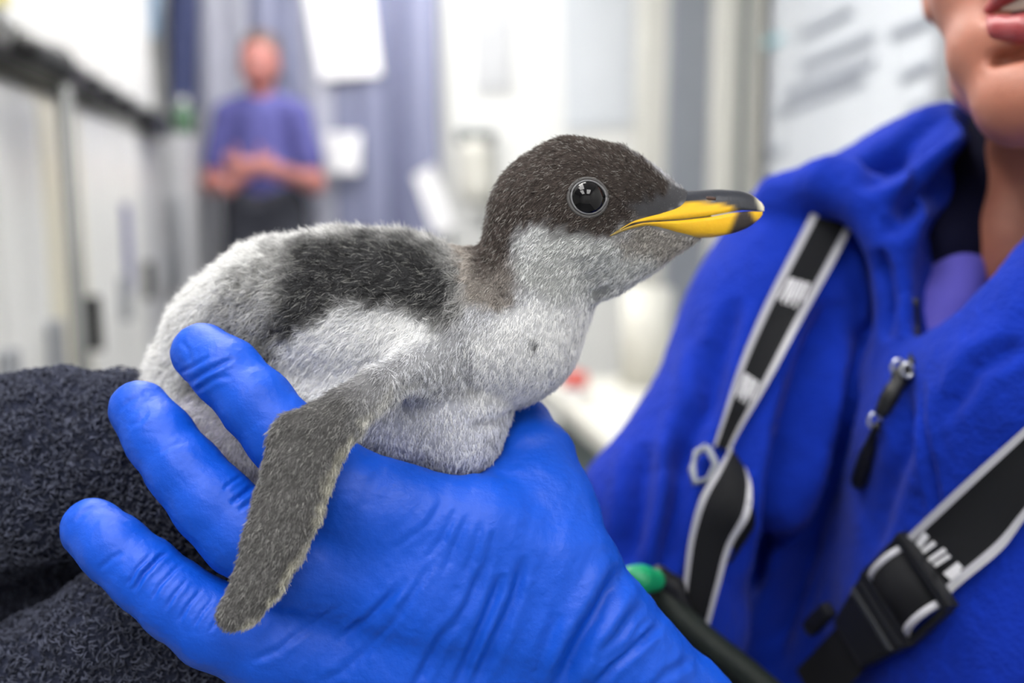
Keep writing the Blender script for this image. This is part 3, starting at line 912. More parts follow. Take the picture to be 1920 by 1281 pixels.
# trunk
PB += chain([(350, 690, 415, 62), (440, 640, 412, 118), (530, 602, 406, 142), (640, 600, 400, 160), (740, 608, 396, 162), (830, 632, 392, 158), (905, 622, 386, 146), (956, 622, 382, 134)], k=7, kz=0.95)
PB += chain([(345, 735, 408, 58), (400, 800, 398, 62), (470, 850, 392, 66), (580, 800, 392, 110), (700, 770, 388, 110), (790, 775, 382, 100), (862, 800, 377, 84), (868, 838, 374, 52)], k=8, kz=1.0)
# neck and head
PB += chain([(956, 600, 382, 130), (1000, 540, 378, 112), (1022, 480, 375, 108), (1040, 415, 373, 120)], k=6, kz=1.05)
PB += chain([(1040, 412, 373, 120), (1085, 396, 372, 132), (1150, 384, 372, 98), (1205, 394, 372, 70), (1258, 402, 372, 44), (1290, 402, 372, 32)], k=6, kz=1.22)
PB += chain([(1060, 470, 373, 92), (1130, 474, 373, 76), (1200, 450, 373, 60), (1262, 434, 373, 30), (1312, 420, 373, 22)], k=6, kz=1.3)
# cheek bulge below the eye, brow
PB += chain([(1010, 460, 366, 64), (1120, 455, 363, 48)], k=7)
# wing root on the flank
FL = chain([(850, 680, 374, 60), (800, 690, 362, 46), (755, 700, 350, 38)], k=9.0, kz=1.4) + chain([(600, 800, 329, 46), (552, 815, 327, 40), (538, 826, 326, 38)], k=3.0, kz=2.3)
FL += chain([(755, 700, 350, 38), (705, 730, 338, 42), (645, 778, 331, 48), (588, 832, 328, 60), (562, 880, 326, 66), (541, 950, 325, 64), (514, 1020, 324, 58), (487, 1085, 324, 47), (455, 1138, 324, 37), (434, 1154, 324, 30)], k=3.0, kz=2.3)
V, Q = sdf_mesh(PB + FL, 1.0)
V = creases(V, Q, [([(893, 455), (900, 510), (912, 560)], 6, 1.2), ([(905, 480), (925, 530), (955, 575)], 7, 1.6), ([(868, 470), (864, 510), (858, 540)], 7, .8),
                   ([(1108, 555), (1128, 545), (1150, 535)], 8, 1.6), ([(872, 640), (880, 720), (890, 760)], 9, 1.0), ([(985, 760), (930, 790), (880, 800)], 10, 1.2),
                   ([(745, 745), (765, 722), (800, 712)], 10, 1.2)])
body_surface = Surface(wpos(V), Q)

HEADP = [(1262, 338), (1205, 290), (1130, 240), (1060, 230), (960, 280), (900, 380), (885, 470), (900, 520), (915, 500), (940, 505), (962, 480), (985, 430), (1015, 424), (1040, 440), (1100, 446), (1150, 440), (1240, 395)]
NAPEP = [(845, 440), (905, 440), (960, 560), (930, 590), (870, 560)]
EARP = [(992, 425), (1012, 425), (1015, 460), (1000, 490), (980, 500)]
BACKP = [(560, 452), (640, 440), (740, 442), (815, 462), (842, 500), (850, 560), (835, 600), (780, 585), (720, 572), (640, 575), (575, 615), (515, 650), (490, 640), (520, 590), (535, 520)]
FLANKP = [(500, 690), (545, 640), (610, 600), (700, 580), (790, 600), (815, 630), (760, 660), (680, 700), (600, 750), (540, 720)]
CHESTP = [(885, 640), (960, 580), (1060, 560), (1125, 580), (1110, 650), (1040, 720), (960, 765), (895, 755)]
CHINP = [(1150, 452), (1215, 418), (1340, 440), (1345, 462), (1260, 488), (1190, 480)]
RIMP = [(250, 760), (262, 690), (310, 580), (360, 500), (460, 440), (560, 424), (780, 424), (830, 450), (780, 446), (700, 437), (600, 440), (510, 460), (440, 510), (400, 560), (360, 620), (330, 760)]
UNDERP = [(690, 800), (760, 760), (860, 760), (960, 770), (900, 880), (830, 905), (740, 870)]
DIRTP = [(998, 650), (1008, 650), (1010, 664), (1001, 665)]
def chick_colour(P):
    """the plumage pattern over the body; returns colour, strand length (mm)"""
    xy = proj(P)
    w = xy + 9 * np.stack((vnoise(P / 2.3, 21), vnoise(P / 2.3, 22)), 1) + 12 * np.stack((vnoise(P / 8, 23), vnoise(P / 8, 24)), 1)
    c = np.tile(np.array(lin(172, 173, 178)), (len(P), 1)); L = np.full(len(P), 2.6)
    def put(poly, soften, col, ln=None):
        m = soft(w, poly, soften)
        c[:] = c * (1 - m[:, None]) + np.array(lin(*col)) * m[:, None]
        if ln is not None: L[:] = L * (1 - m) + ln * m
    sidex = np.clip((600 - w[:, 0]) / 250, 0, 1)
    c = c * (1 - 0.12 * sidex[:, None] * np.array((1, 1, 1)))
    put([(250, 420), (860, 420), (880, 600), (760, 640), (560, 700), (420, 720), (300, 780), (240, 700)], 14, (150, 150, 150), 4.2)
    put(RIMP, 12, (205, 205, 205), 4.6)
    put(BACKP, 26, (58, 58, 60), 3.8)
    put(FLANKP, 18, (240, 241, 244), 3.2)
    put(CHESTP, 26, (228, 229, 233), 2.6)
    put([(330, 740), (360, 740), (520, 880), (560, 960), (440, 960), (330, 840)], 20, (196, 194, 206), 2.0)
    put(UNDERP, 20, (190, 192, 204), 2.6)
    put(NAPEP, 14, (138, 132, 127), 1.8)
    put([(990, 430), (1150, 450), (1260, 480), (1140, 560), (1000, 560), (960, 520)], 18, (188, 190, 190), 2.3)
    put([(890, 470), (960, 480), (965, 540), (955, 575), (930, 565), (900, 520)], 24, (122, 116, 112), 1.8)
    put(HEADP, 15, (72, 65, 62), 2.1)
    put(EARP, 7, (196, 198, 200), 1.6)
    put(CHINP, 16, (152, 148, 144), 1.8)
    put([(1165, 395), (1215, 368), (1262, 345), (1320, 356), (1300, 380), (1215, 410)], 9, (84, 84, 88), 0.7)
    put(DIRTP, 5, (110, 110, 112))
    # flipper
    df = field_at(FL, P.astype(np.float32)); db = field_at(PB, P.astype(np.float32))
    m = np.clip((db - df) / 3.0 + 0.35, 0, 1) * np.clip((790 - xy[:, 0]) / 150, 0, 1)
    fc = np.tile(np.array(lin(98, 97, 97)), (len(P), 1))
    pale = np.clip(1 - np.abs(poly_sd(w, [(790, 712), (752, 716), (716, 763), (676, 813), (643, 847), (620, 909), (609, 950), (586, 1010), (519, 1117), (491, 1156), (440, 1192),
                   (462, 1192), (505, 1165), (535, 1117), (600, 1010), (622, 950), (634, 909), (656, 847), (690, 813), (730, 763), (765, 730)])) / 13, 0, 1)
    fc = fc * (1 - 0.8 * pale[:, None]) + np.array(lin(186, 183, 168)) * 0.8 * pale[:, None]
    up = np.clip((760 - xy[:, 1]) / 80, 0, 1)[:, None]
    fc = fc * (1 - 0.55 * up) + np.array(lin(140, 140, 146)) * 0.55 * up
    c = c * (1 - m[:, None]) + fc * m[:, None]
    L = L * (1 - m) + 2.1 * m
    return np.clip(c, 0, 1), L, m

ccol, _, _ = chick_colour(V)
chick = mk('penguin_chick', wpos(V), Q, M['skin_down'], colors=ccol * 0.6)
tag(chick, 'grey and white downy penguin chick with yellow bill resting in a blue gloved hand', 'penguin')

# --- combed down
FLOW = np.array([(1230, 340, -.8, -.35), (1130, 280, -1, -.05), (1000, 310, -.8, .6), (930, 400, -.35, 1), (1000, 400, -.6, .8), (1080, 440, -.9, .5), (1180, 400, -1, .1), (1250, 470, -.9, .35),
                 (1150, 500, -.75, .7), (1060, 560, -.2, 1), (1050, 650, -.15, 1), (960, 700, -.1, 1), (900, 550, -.3, 1), (850, 800, .1, 1), (760, 800, .1, 1), (830, 680, -.2, 1), (740, 500, -1, .25),
                 (620, 480, -1, .25), (500, 520, -1, .5), (400, 580, -.8, .7), (320, 680, -.5, 1), (620, 650, -.8, .6), (540, 690, -.6, .8), (560, 950, -.35, 1), (640, 780, -.7, .7), (450, 1130, -.5, 1), (440, 860, .2, 1)], float)
NS = 270000
pts, f, W = scatter(V, Q, NS)
Nv = normals(V, Q)
nn = (Nv[Q[f]] * W[..., None]).sum(1); nn /= np.linalg.norm(nn, axis=1)[:, None]
xy = proj(pts)
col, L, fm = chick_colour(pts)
# bare places: eye, bill, inside of the body joints
keep = np.hypot(xy[:, 0] - 1103, (xy[:, 1] - 370) * 1.05) > 37
keep &= ~((poly_sd(xy, [(1146, 444), (1185, 414), (1215, 398), (1266, 382), (1300, 362), (1450, 350), (1450, 440), (1335, 446), (1270, 441), (1216, 424), (1190, 430)]) < -1))
pts, nn, xy, col, L, fm = pts[keep], nn[keep], xy[keep], col[keep], L[keep], fm[keep]
wgt = 1.0 / (((xy[:, None, :] - FLOW[None, :, :2]) ** 2).sum(-1) + 900)
fl = (wgt[..., None] * FLOW[None, :, 2:]).sum(1) / wgt.sum(1)[:, None]
g = np.stack((fl[:, 0], -fl[:, 1], np.zeros(len(fl))), 1)
g -= nn * (g * nn).sum(1)[:, None]
g /= np.linalg.norm(g, axis=1)[:, None] + 1e-6
n_ = len(pts)
clump = np.stack([vnoise(pts / 1.6, 31 + i) for i in range(3)], 1)
curly = np.clip((L - 3.0) / 0.9, 0, 1)[:, None]
rnd = RNG.normal(size=(n_, 3))
shortf = np.clip((2.3 - L) / 0.3, 0, 1)[:, None]
d0 = nn * (0.42 + 0.35 * curly + 0.35 * shortf) + g * 0.9 + rnd * (0.16 + 0.14 * curly) + clump * (0.32 + 0.55 * curly)
d0 /= np.linalg.norm(d0, axis=1)[:, None]
d1 = g * 0.9 + nn * (-0.05 + 0.1 * curly + 0.3 * shortf) + rnd * 0.22 + clump * (0.35 + 0.85 * curly)
d1 /= np.linalg.norm(d1, axis=1)[:, None]
Lr = L * (0.65 + 0.7 * RNG.random(n_))
kpt = 4
S = np.zeros((n_, kpt, 3)); S[:, 0] = pts - nn * 0.3
for j in range(1, kpt):
    t = (j - 0.5) / (kpt - 1)
    S[:, j] = S[:, j - 1] + (d0 * (1 - t) + d1 * t) * (Lr / (kpt - 1))[:, None]
tint = (0.55 + 0.95 * RNG.random(n_)) * (1 + 0.28 * clump[:, 0])
cc = np.zeros((n_, kpt, 3))
for j in range(kpt):
    cc[:, j] = col * (tint * (0.92 + 0.22 * j / (kpt - 1)))[:, None]
light = (RNG.random(n_) < 0.10)
cc[light] = cc[light] * 0.55 + np.array(lin(190, 190, 186)) * 0.45
rad = np.linspace(0.10, 0.028, kpt)[None] * (0.8 + 0.5 * RNG.random(n_))[:, None] * 0.001
down = strands('down', wpos(S.reshape(-1, 3)).reshape(S.shape), rad, np.clip(cc * 1.4, 0, 0.95), M['down'], chick)
down['label'] = 'short fluffy grey and white down'

# --- bill
def mandible(name, top, bot, half, paint, n=60, m=20, upper=True, z0=372.0):
    """top / bottom edge lines in the side view (px) and the half width (mm) along the length"""
    xs = np.linspace(max(top[0][0], bot[0][0]), min(top[-1][0], bot[-1][0]), n)
    T = np.interp(xs, [p[0] for p in top], [p[1] for p in top]); Bt = np.interp(xs, [p[0] for p in bot], [p[1] for p in bot])
    ker = np.array((1, 2, 3, 2, 1)) / 9.0
    T[2:-2] = np.convolve(T, ker, 'valid'); Bt[2:-2] = np.convolve(Bt, ker, 'valid')
    Hh = np.interp(xs, [p[0] for p in half], [p[1] for p in half])
    for i in range(n):                                  # the horny edge stands just proud of the cheek feathers
        yy = Bt[i] if upper else T[i]
        dh = body_surface.hit(xs[i], yy, 999.0)
        if dh < 900: Hh[i] = max(Hh[i], z0 - dh + 1.1)
    Hh[3:-3] = np.convolve(Hh, np.ones(7) / 7, 'valid')
    P, C2 = [], []
    for i in range(n):
        hy = max(Bt[i] - T[i], 0.6)
        for j in range(m):
            w = math.pi * j / (m - 1)
            sx = math.copysign(abs(math.cos(w)) ** 0.8, math.cos(w)); su = abs(math.sin(w)) ** 0.9
            y = Bt[i] - hy * su if upper else T[i] + hy * su
            sgn = 1 if upper else -1
            P.append(K(xs[i], y, z0 - Hh[i] * sx * sgn)); C2.append(paint(xs[i], y))
    Fc = []
    for i in range(n - 1):
        for j in range(m):
            Fc.append((i * m + j, (i + 1) * m + j, (i + 1) * m + (j + 1) % m, i * m + (j + 1) % m))
    Fc.append(tuple(range(m))); Fc.append(tuple(range((n - 1) * m + m - 1, (n - 1) * m - 1, -1)))
    return mk(name, wpos(np.array(P)), Fc, M['bill'], chick, colors=np.array(C2))
YE, DK, PA, TIP, GAPE = (np.array(lin(*c)) for c in ((236, 184, 24), (44, 46, 54), (206, 196, 150), (226, 220, 196), (150, 136, 84)))
def sm(a, b, x): t = min(max((x - a) / (b - a), 0), 1); return t * t * (3 - 2 * t)
yl = [(1143, 430), (1179, 411), (1213, 399), (1266, 385), (1297, 379), (1329, 380), (1360, 384), (1385, 390), (1440, 396)]
def paint_up(x, y):
    b = np.interp(x, [p[0] for p in yl], [p[1] for p in yl])
    f = sm(b - 3, b + 4, y) * (1 - sm(1362, 1388, x))
    c = DK * (1 - f) + YE * f
    q = 1 - sm(1150, 1215, x)
    c = c * (1 - 0.75 * q) + GAPE * 0.75 * q
    p = sm(1412, 1426, x - (y - 372) * 0.3)
    return c * (1 - p) + TIP * p
def paint_lo(x, y):
    q = 1 - sm(1155, 1225, x)
    c = YE * (1 - 0.8 * q) + GAPE * 0.8 * q
    t = sm(405, 412, y) * 0
    dk = sm(1366, 1384, x + (y - 415) * 0.4) * (1 - sm(1404, 1420, x + (y - 405) * -0.5))
    edge = sm(436, 446, y) * sm(1215, 1260, x) * 0.5
    c = c * (1 - edge) + PA * 0.5 * edge
    return c * (1 - dk) + np.array(lin(44, 36, 34)) * dk
upper = mandible('upper_bill', [(1143, 440), (1160, 427), (1185, 411), (1213, 396), (1245, 374), (1275, 358), (1307, 357), (1347, 355), (1391, 358), (1413, 366), (1428, 380), (1433, 388)],
                 [(1143, 443), (1160, 433), (1185, 418), (1213, 414), (1276, 411), (1329, 405), (1372, 397), (1391, 394), (1420, 396), (1433, 396)],
                 [(1143, 13.4), (1185, 12.5), (1240, 10.0), (1300, 6.8), (1360, 4.8), (1410, 3.0), (1433, 0.8)], paint_up)
lower = mandible('lower_bill', [(1145, 442), (1172, 427), (1204, 418), (1276, 413.5), (1329, 407.5), (1372, 399.5), (1404, 396), (1430, 397)],
                 [(1145, 446), (1172, 440), (1191, 432), (1216, 427), (1241, 434), (1269, 442), (1304, 447), (1335, 446), (1376, 438), (1404, 427), (1422, 413), (1430, 403)],
                 [(1145, 13.2), (1185, 12.3), (1240, 9.8), (1300, 6.6), (1360, 4.6), (1405, 3.0), (1430, 1.0)], paint_lo, upper=False)
# nostril
def on_mesh(o, px, py):
    me = o.data; b = total_loc(o)
    t = BVHTree.FromPolygons([v.co + Vector(b) for v in me.vertices], [tuple(p.vertices) for p in me.polygons])
    h = t.ray_cast(Vector(CLOC), ray_dir(px, py))
    return cpos(np.array(h[0])[None])[0]
p = on_mesh(upper, 1333, 372)
v, q = sdf_mesh(chain([(p[0] - 1.2, p[1], p[2] + .25, .85), (p[0] + 1.3, p[1] - .2, p[2] + .15, .7)], raw=True, k=1), .25)
mk('nostril', wpos(v), q, M['nostril'], upper)

# --- eye
ed = body_surface.hit(1103, 370)
def sphere(name, c, r, mat, parent, n=28, squash=(1, 1, 1)):
    P, Fc = [], []
    for i in range(n + 1):
        a = math.pi * i / n
        for j in range(2 * n):
            b = math.pi * j / n
            P.append(c + r * np.array((math.sin(a) * math.cos(b), math.cos(a), math.sin(a) * math.sin(b))) * np.array(squash))
    for i in range(n):
        for j in range(2 * n):
            Fc.append((i * 2 * n + j, i * 2 * n + (j + 1) % (2 * n), (i + 1) * 2 * n + (j + 1) % (2 * n), (i + 1) * 2 * n + j))
    return mk(name, wpos(np.array(P)), Fc, mat, parent)
hh = body_surface.t.ray_cast(Vector(CLOC), ray_dir(1103, 370))
en = np.array(hh[1]) @ RC * np.array((1, 1, -1)); en = en / np.linalg.norm(en)
if en[2] > 0: en = -en
en = en * 0.6 + np.array((0, 0, -1)) * 0.4; en /= np.linalg.norm(en)
es = K(1103, 370, ed)
ec = es - en * 3.6
e1 = np.cross(en, (0, 1, 0)); e1 /= np.linalg.norm(e1); e2 = np.cross(e1, en)
if e1[0] < 0: e1 = -e1
if e2[1] < 0: e2 = -e2
eye = sphere('eye', ec, 6.9, M['eye'], chick)
ring = []
for w in np.linspace(0, 2 * math.pi, 40):
    rr = 6.05 + (0.5 * max(0, math.cos(w)) ** 6 if True else 0)
    ring.append(ec + e1 * rr * math.cos(w) + e2 * 0.97 * rr * math.sin(w) + en * 3.5)
lid = tube('eyelid', wpos(np.array(ring)), 0.00042, M['lid'], eye, n=8)
ring2 = [ec + e1 * 7.0 * math.cos(w) + e2 * 6.8 * math.sin(w) + en * 2.9 for w in np.linspace(0, 2 * math.pi, 40)]
tube('eyelid_rim', wpos(np.array(ring2)), 0.0007, material('dark_lid', lin(74, 72, 72), 0.6, bump=(3000, .0002)), eye, n=8)

# ear opening
p = on_mesh(chick, 1005, 433)

# ================================================================== THE TOWEL
TW = []
TW += chain([(-220, 900, 450, 175), (-60, 880, 440, 165), (110, 850, 434, 140), (250, 840, 430, 130), (360, 930, 424, 120), (450, 1000, 420, 100)], k=8)
TW += chain([(-120, 1000, 436, 120), (0, 960, 425, 110), (90, 930, 420, 105), (110, 850, 434, 130)], k=8)
TW += chain([(-260, 1420, 430, 180), (-40, 1340, 420, 130), (120, 1270, 412, 125), (230, 1180, 408, 110), (330, 1210, 412, 130), (480, 1320, 420, 140), (640, 1420, 430, 140)], k=8)
TW += chain([(300, 960, 428, 110), (330, 1100, 424, 110), (420, 1230, 424, 110)], k=8)
TW += chain([(-300, 950, 490, 160), (-300, 1420, 480, 180), (200, 1420, 470, 150), (420, 1420, 470, 150)], k=12)
TW += chain([(-200, 1080, 480, 150), (60, 1090, 474, 120), (250, 1080, 460, 110)], k=8)
V, Q = sdf_mesh(TW, 1.8)
N = normals(V, Q)
V = V + N * (2.2 * vnoise(V / 13, 41) + 1.0 * vnoise(V / 5, 42))[:, None]
towel = mk('towel', wpos(V), Q, M['towel'])
tag(towel, 'dark navy terry towel bunched under the gloved fingers', 'towel')
NT = 85000
pts, f, W = scatter(V, Q, NT)
Nv = normals(V, Q); nn = (Nv[Q[f]] * W[..., None]).sum(1); nn /= np.linalg.norm(nn, axis=1)[:, None]
ax_ = np.cross(nn, RNG.normal(size=(NT, 3)) + 1.2 * np.stack([vnoise(pts / 6, 51 + i) for i in range(3)], 1)); ax_ /= np.linalg.norm(ax_, axis=1)[:, None]
bx_ = np.cross(nn, ax_)
kp = 7
S = np.zeros((NT, kp, 3))
ro = 0.8 + 0.9 * RNG.random(NT)
tw_ = RNG.normal(size=NT) * 0.5
for j in range(kp):
    w = -0.5 + 4.6 * j / (kp - 1)
    S[:, j] = pts + nn * ((0.5 - np.cos(w) * 0.9) * ro)[:, None] + ax_ * (np.sin(w) * ro)[:, None] + bx_ * (tw_ * j * 0.3)[:, None]
tint = 0.5 + 1.0 * RNG.random(NT)
base = np.array(lin(66, 69, 84))
cc = np.repeat((base * tint[:, None])[:, None], kp, 1)
lint = RNG.random(NT) < 0.0012
cc[lint] = np.array(lin(190, 190, 195))
strands('terry_loops', wpos(S.reshape(-1, 3)).reshape(S.shape), np.full((NT, kp), 0.00030) * (0.7 + 0.5 * RNG.random((NT, 1))), cc, M['pile'], towel)
# ================================================================== BEHIND: left run of lockers
LA = math.radians(13.4)
LD = np.array((-math.sin(LA), math.cos(LA), 0)); LN = np.array((math.cos(LA), math.sin(LA), 0))      # along the run, out of it
LS = np.array((-0.77, 1.5, 0))
def lp(t, out, z): 
    p = LS + LD * t + LN * out
    return (p[0], p[1], z)
RZ = LA
def lbox(name, t0, t1, o0, o1, z0, z1, mat, parent=None, bev=0.004):
    c = lp((t0 + t1) / 2, (o0 + o1) / 2, (z0 + z1) / 2)
    return box(name, c, (abs(o1 - o0), abs(t1 - t0), z1 - z0), mat, parent, rz=RZ, bev=bev)
units = [(-1.1, -0.55, 'cab_white'), (-0.55, 0.0, 'cab_white'), (0.0, 0.33, 'cab_white'), (0.33, 0.72, 'cab_cream'), (0.72, 1.2, 'cab_white'), (1.2, 1.72, 'cab_white'), (1.72, 2.3, 'cab_grey')]
lab = ['white locker before the one under the black bracket', 'white locker under the start of the black rail', 'narrow white locker beside the grey mop pole',
       'cream locker beside the narrow white one', 'white locker with a violet label strip', 'white locker next to the grey one', 'grey locker at the end of the run']
for i, (t0, t1, mt) in enumerate(units):
    e = empty('locker', lp((t0 + t1) / 2, -0.2, 0.0))
    tag(e, lab[i], 'locker', 'lockers along the wall')
    lbox('body', t0 + .003, t1 - .003, -0.45, -0.02, 0.0, 1.37, M[mt], e)
    dr = lbox('door', t0 + .012, t1 - .012, -0.018, 0.0, 0.06, 1.35, M[mt], e)
    lbox('handle', t1 - .07, t1 - .05, 0.001, 0.03, 0.84, 0.96, M['black' if i in (3, 5) else 'alu'], dr)
uu = [(-1.1, -0.2, 'white wall cabinet above the black bracket'), (-0.2, 0.7, 'white wall cabinet above the cream locker'), (0.7, 1.5, 'white wall cabinet above the violet label strip'), (1.5, 2.2, 'white wall cabinet at the end of the run')]
for t0, t1, l in uu:
    e = empty('wall_cabinet', lp((t0 + t1) / 2, -0.2, 1.44))
    tag(e, l, 'cabinet', 'white wall cabinets')
    lbox('body', t0 + .003, t1 - .003, -0.45, -0.02, 1.44, 2.40, M['cab_white'], e)
    for s in (0, 1):
        a = t0 + (t1 - t0) * s / 2; b = a + (t1 - t0) / 2
        lbox('door', a + .008, b - .008, -0.018, 0.0, 1.455, 2.385, M['cab_white'], e)
rail = empty('equipment_rail', lp(0.6, 0.0, 1.40))
tag(rail, 'black rail with clips between the lockers and the wall cabinets', 'rail')
lbox('bar', -1.0, 2.25, -0.02, 0.012, 1.388, 1.412, M['black'], rail)
for t in (0.55, 0.75, 1.0, 1.3):
    lbox('clip', t - .03, t + .03, 0.0, 0.045, 1.385, 1.43, M['black'], rail)
lbox('end_block', 1.72, 2.22, 0.0, 0.05, 1.36, 1.43, M['black'], rail)
mop = empty('mop', lp(0.16, 0.07, 0.0))
tag(mop, 'grey mop pole standing in a black wall bracket', 'mop')
tube('pole', [lp(0.16, 0.075, 0.0), lp(0.16, 0.075, 1.36)], 0.0125, M['steel_pole'], mop, n=12)
v, q = sdf_mesh(chain([cw(*lp(0.03, .05, 1.40), 22), cw(*lp(0.18, .06, 1.395), 30), cw(*lp(0.36, .05, 1.385), 24)], raw=True, k=12), 5.0)
mk('bracket', wpos(v), q, M['black'], mop)
v, q = sdf_mesh(chain([cw(*lp(0.02, .10, .05), 50), cw(*lp(0.30, .10, .05), 50)], raw=True, k=12), 8.0)
w_ = wpos(v); w_[:, 2] = np.maximum(w_[:, 2], 0)
mk('mop_head', w_, q, M['paper'], mop)
e = empty('label_strip', lp(1.33, 0.004, 0.86))
tag(e, 'violet label strip on a white locker door', 'label')
lbox('strip', 1.26, 1.36, 0.006, 0.011, 0.90, 1.14, M['violet'], e); lbox('strip_edge', 1.25, 1.37, 0.002, 0.006, 0.89, 1.15, M['alu'], e)
e = empty('yellow_tag', lp(0.10, 0.01, 1.62)); tag(e, 'small yellow tag hanging on a white wall cabinet', 'tag')
lbox('card', 0.08, 0.13, 0.002, 0.010, 1.47, 1.66, M['yellow'], e); lbox('clip', 0.095, 0.115, 0.0, 0.016, 1.655, 1.675, M['black'], e)

# grey side panel, jar and cloths past the lockers
def wbox(name, px0, px1, py0, py1, Y, dep, mat, parent=None, bev=0.006, **kw):
    a, b = at_y(px0, (py0 + py1) / 2, Y), at_y(px1, (py0 + py1) / 2, Y)
    t, u = at_y((px0 + px1) / 2, py0, Y), at_y((px0 + px1) / 2, py1, Y)
    return box(name, ((a[0] + b[0]) / 2, Y + dep / 2, (t[2] + u[2]) / 2), (b[0] - a[0], dep, t[2] - u[2]), mat, parent, bev=bev, **kw)
def grounded(name, label, cat, px, Y, group=None):
    p = at_y(px, 640, Y)
    return tag(empty(name, (p[0], Y, 0.0)), label, cat, group)
fr = grounded('upright_fridge', 'pale grey upright fridge beside the strip curtain', 'fridge', 350, 3.9)
a, b = at_y(276, 400, 3.8), at_y(356, 400, 3.8)
wz = at_y(350, 250, 3.8)[2]
box('body', ((a[0] + b[0]) / 2, 4.03, wz / 2), (b[0] - a[0], 0.4, wz), M['cab_grey'], fr)
box('door', ((a[0] + b[0]) / 2, 3.81, wz / 2 + .03), (b[0] - a[0] - .02, 0.04, wz - .08), M['cab_grey'], fr)
box('handle', (b[0] - .04, 3.77, 0.95), (0.025, 0.04, 0.40), M['alu'], fr)
j = tag(empty('bottle', (at_y(345, 250, 3.95)[0], 3.95, wz)), 'green bottle standing on the pale grey fridge', 'bottle')
bx = at_y(345, 250, 3.95)[0]
tube('body', [(bx, 3.95, wz), (bx, 3.95, wz + .09), (bx, 3.95, wz + .11)], [0.04, 0.04, 0.02], M['green'], j, n=16)
tube('cap', [(bx, 3.95, wz + .11), (bx, 3.95, wz + .14)], 0.02, M['cab_white'], j, n=12)
def hanging_cloth(name, px0, px1, py0, py1, Y, mat, label, cat, skew=0.0, group=None, hook=True):
    P, Fc = [], []; n, m = 14, 10
    for i in range(n):
        for jx in range(m):
            u, t = jx / (m - 1), i / (n - 1)
            p = at_y(px0 + (px1 - px0) * u + skew * t, py0 + (py1 - py0) * t, Y)
            P.append(p + np.array((0, 0.018 * math.sin(u * 9 + t * 2), 0)))
    k0 = len(P)
    P += [p + np.array((0, 0.006, 0)) for p in P]
    for i in range(n - 1):
        for jx in range(m - 1):
            a_ = i * m + jx
            Fc += [(a_, a_ + m, a_ + m + 1, a_ + 1), (k0 + a_, k0 + a_ + 1, k0 + a_ + m + 1, k0 + a_ + m)]
    for i in range(n - 1):
        Fc += [(i * m, k0 + i * m, k0 + (i + 1) * m, (i + 1) * m), (i * m + m - 1, (i + 1) * m + m - 1, k0 + (i + 1) * m + m - 1, k0 + i * m + m - 1)]
    top = at_y((px0 + px1) / 2, py0, Y)
    e = tag(empty(name, top), label, cat, group)
    mk('sheet', P, Fc, mat, e)
    if hook:
        tube('hook', [top + np.array((0, 0.02, 0)), top + np.array((0, 0.01, 0.04)), top + np.array((0, Y1 - Y - .005, 0.05))], 0.006, M['alu'], e, n=6)
    return e
hanging_cloth('hanging_cloth', 312, 372, -20, 205, 4.25, M['navy'], 'navy cloth hanging by the wall above the fridge', 'cloth')
hanging_cloth('hanging_cloth', 268, 300, -30, 70, 4.20, M['pale_blue'], 'pale blue cloth hanging beside the wall cabinets', 'cloth')

# strip curtain: rail and single strips
sc_ = tag(empty('strip_curtain', (at_y(600, 500, 4.3)[0], 4.3, 0.0)), 'violet-grey plastic strip curtain hanging before the back wall', 'curtain')
cx0, cx1 = at_y(385, 345, 4.3)[0], at_y(822, 345, 4.3)[0]
box('curtain_rail', ((cx0 + cx1) / 2, 4.33, 2.36), (cx1 - cx0 + .08, 0.05, 0.06), M['alu'], sc_)
ns = 9
pat = ['a', 'a', 'b', 'b', 'a', 'b', 'b', 'c', 'b']
for i in range(ns):
    x = cx0 + (cx1 - cx0) * (i + 0.5) / ns; w = (cx1 - cx0) / ns * 1.12
    P, Fc = [], []; mcols = 7
    for t in (0.02, 2.34):
        for s in (0, 1):
            for c_ in range(mcols):
                u = c_ / (mcols - 1) * 2 - 1
                P.append((x + u * w / 2, 4.29 + (0.012 if i % 2 else -0.006) - 0.018 * (1 - u * u) + s * 0.004, t))
    for s in (0, 1):
        for c_ in range(mcols - 1):
            a_ = s * mcols + c_; b_ = 2 * mcols + a_
            Fc.append((a_, a_ + 1, b_ + 1, b_) if s == 0 else (a_, b_, b_ + 1, a_ + 1))
    mk('strip', P, Fc, M['curtain_' + pat[i]], sc_)

# white sheets pinned to the curtain and wall
def sheet(name, pix, Y, mat, label, cat, group=None, dep=0.004, pins=True, parent=None):
    P = [at_y(x, y, Y) for x, y in pix]; k0 = len(P)
    P = P + [p + np.array((0, dep, 0)) for p in P]
    Fc = [tuple(range(k0 - 1, -1, -1)), tuple(range(k0, 2 * k0))] + [(i, (i + 1) % k0, k0 + (i + 1) % k0, k0 + i) for i in range(k0)]
    if parent: return mk(name, P, Fc, mat, parent, smooth=False)
    o = tag(empty(name, np.mean(P[:k0], 0)), label, cat, group)
    mk('page', P, Fc, mat, o, smooth=False)
    if pins:
        c = (P[0] + P[1]) / 2
        tube('tape', [c + np.array((-.03, -.001, -.01)), c + np.array((.03, -.001, -.01))], 0.004, M['frame_cream'], o, n=6)
    return o
sheet('paper_sheet', [(560, -60), (690, -60), (716, 140), (600, 150)], 4.24, M['paper'], 'large bright white sheet pinned high on the strip curtain', 'paper')
sheet('paper_sheet', [(775, 330), (812, 308), (852, 425), (815, 442)], 4.24, M['paper'], 'tilted white sheet low on the strip curtain edge', 'paper')
sheet('wall_poster', [(886, 10), (960, 10), (960, 168), (890, 172)], 4.385, M['paper_grey'], 'grey printed poster on the white back wall', 'poster')
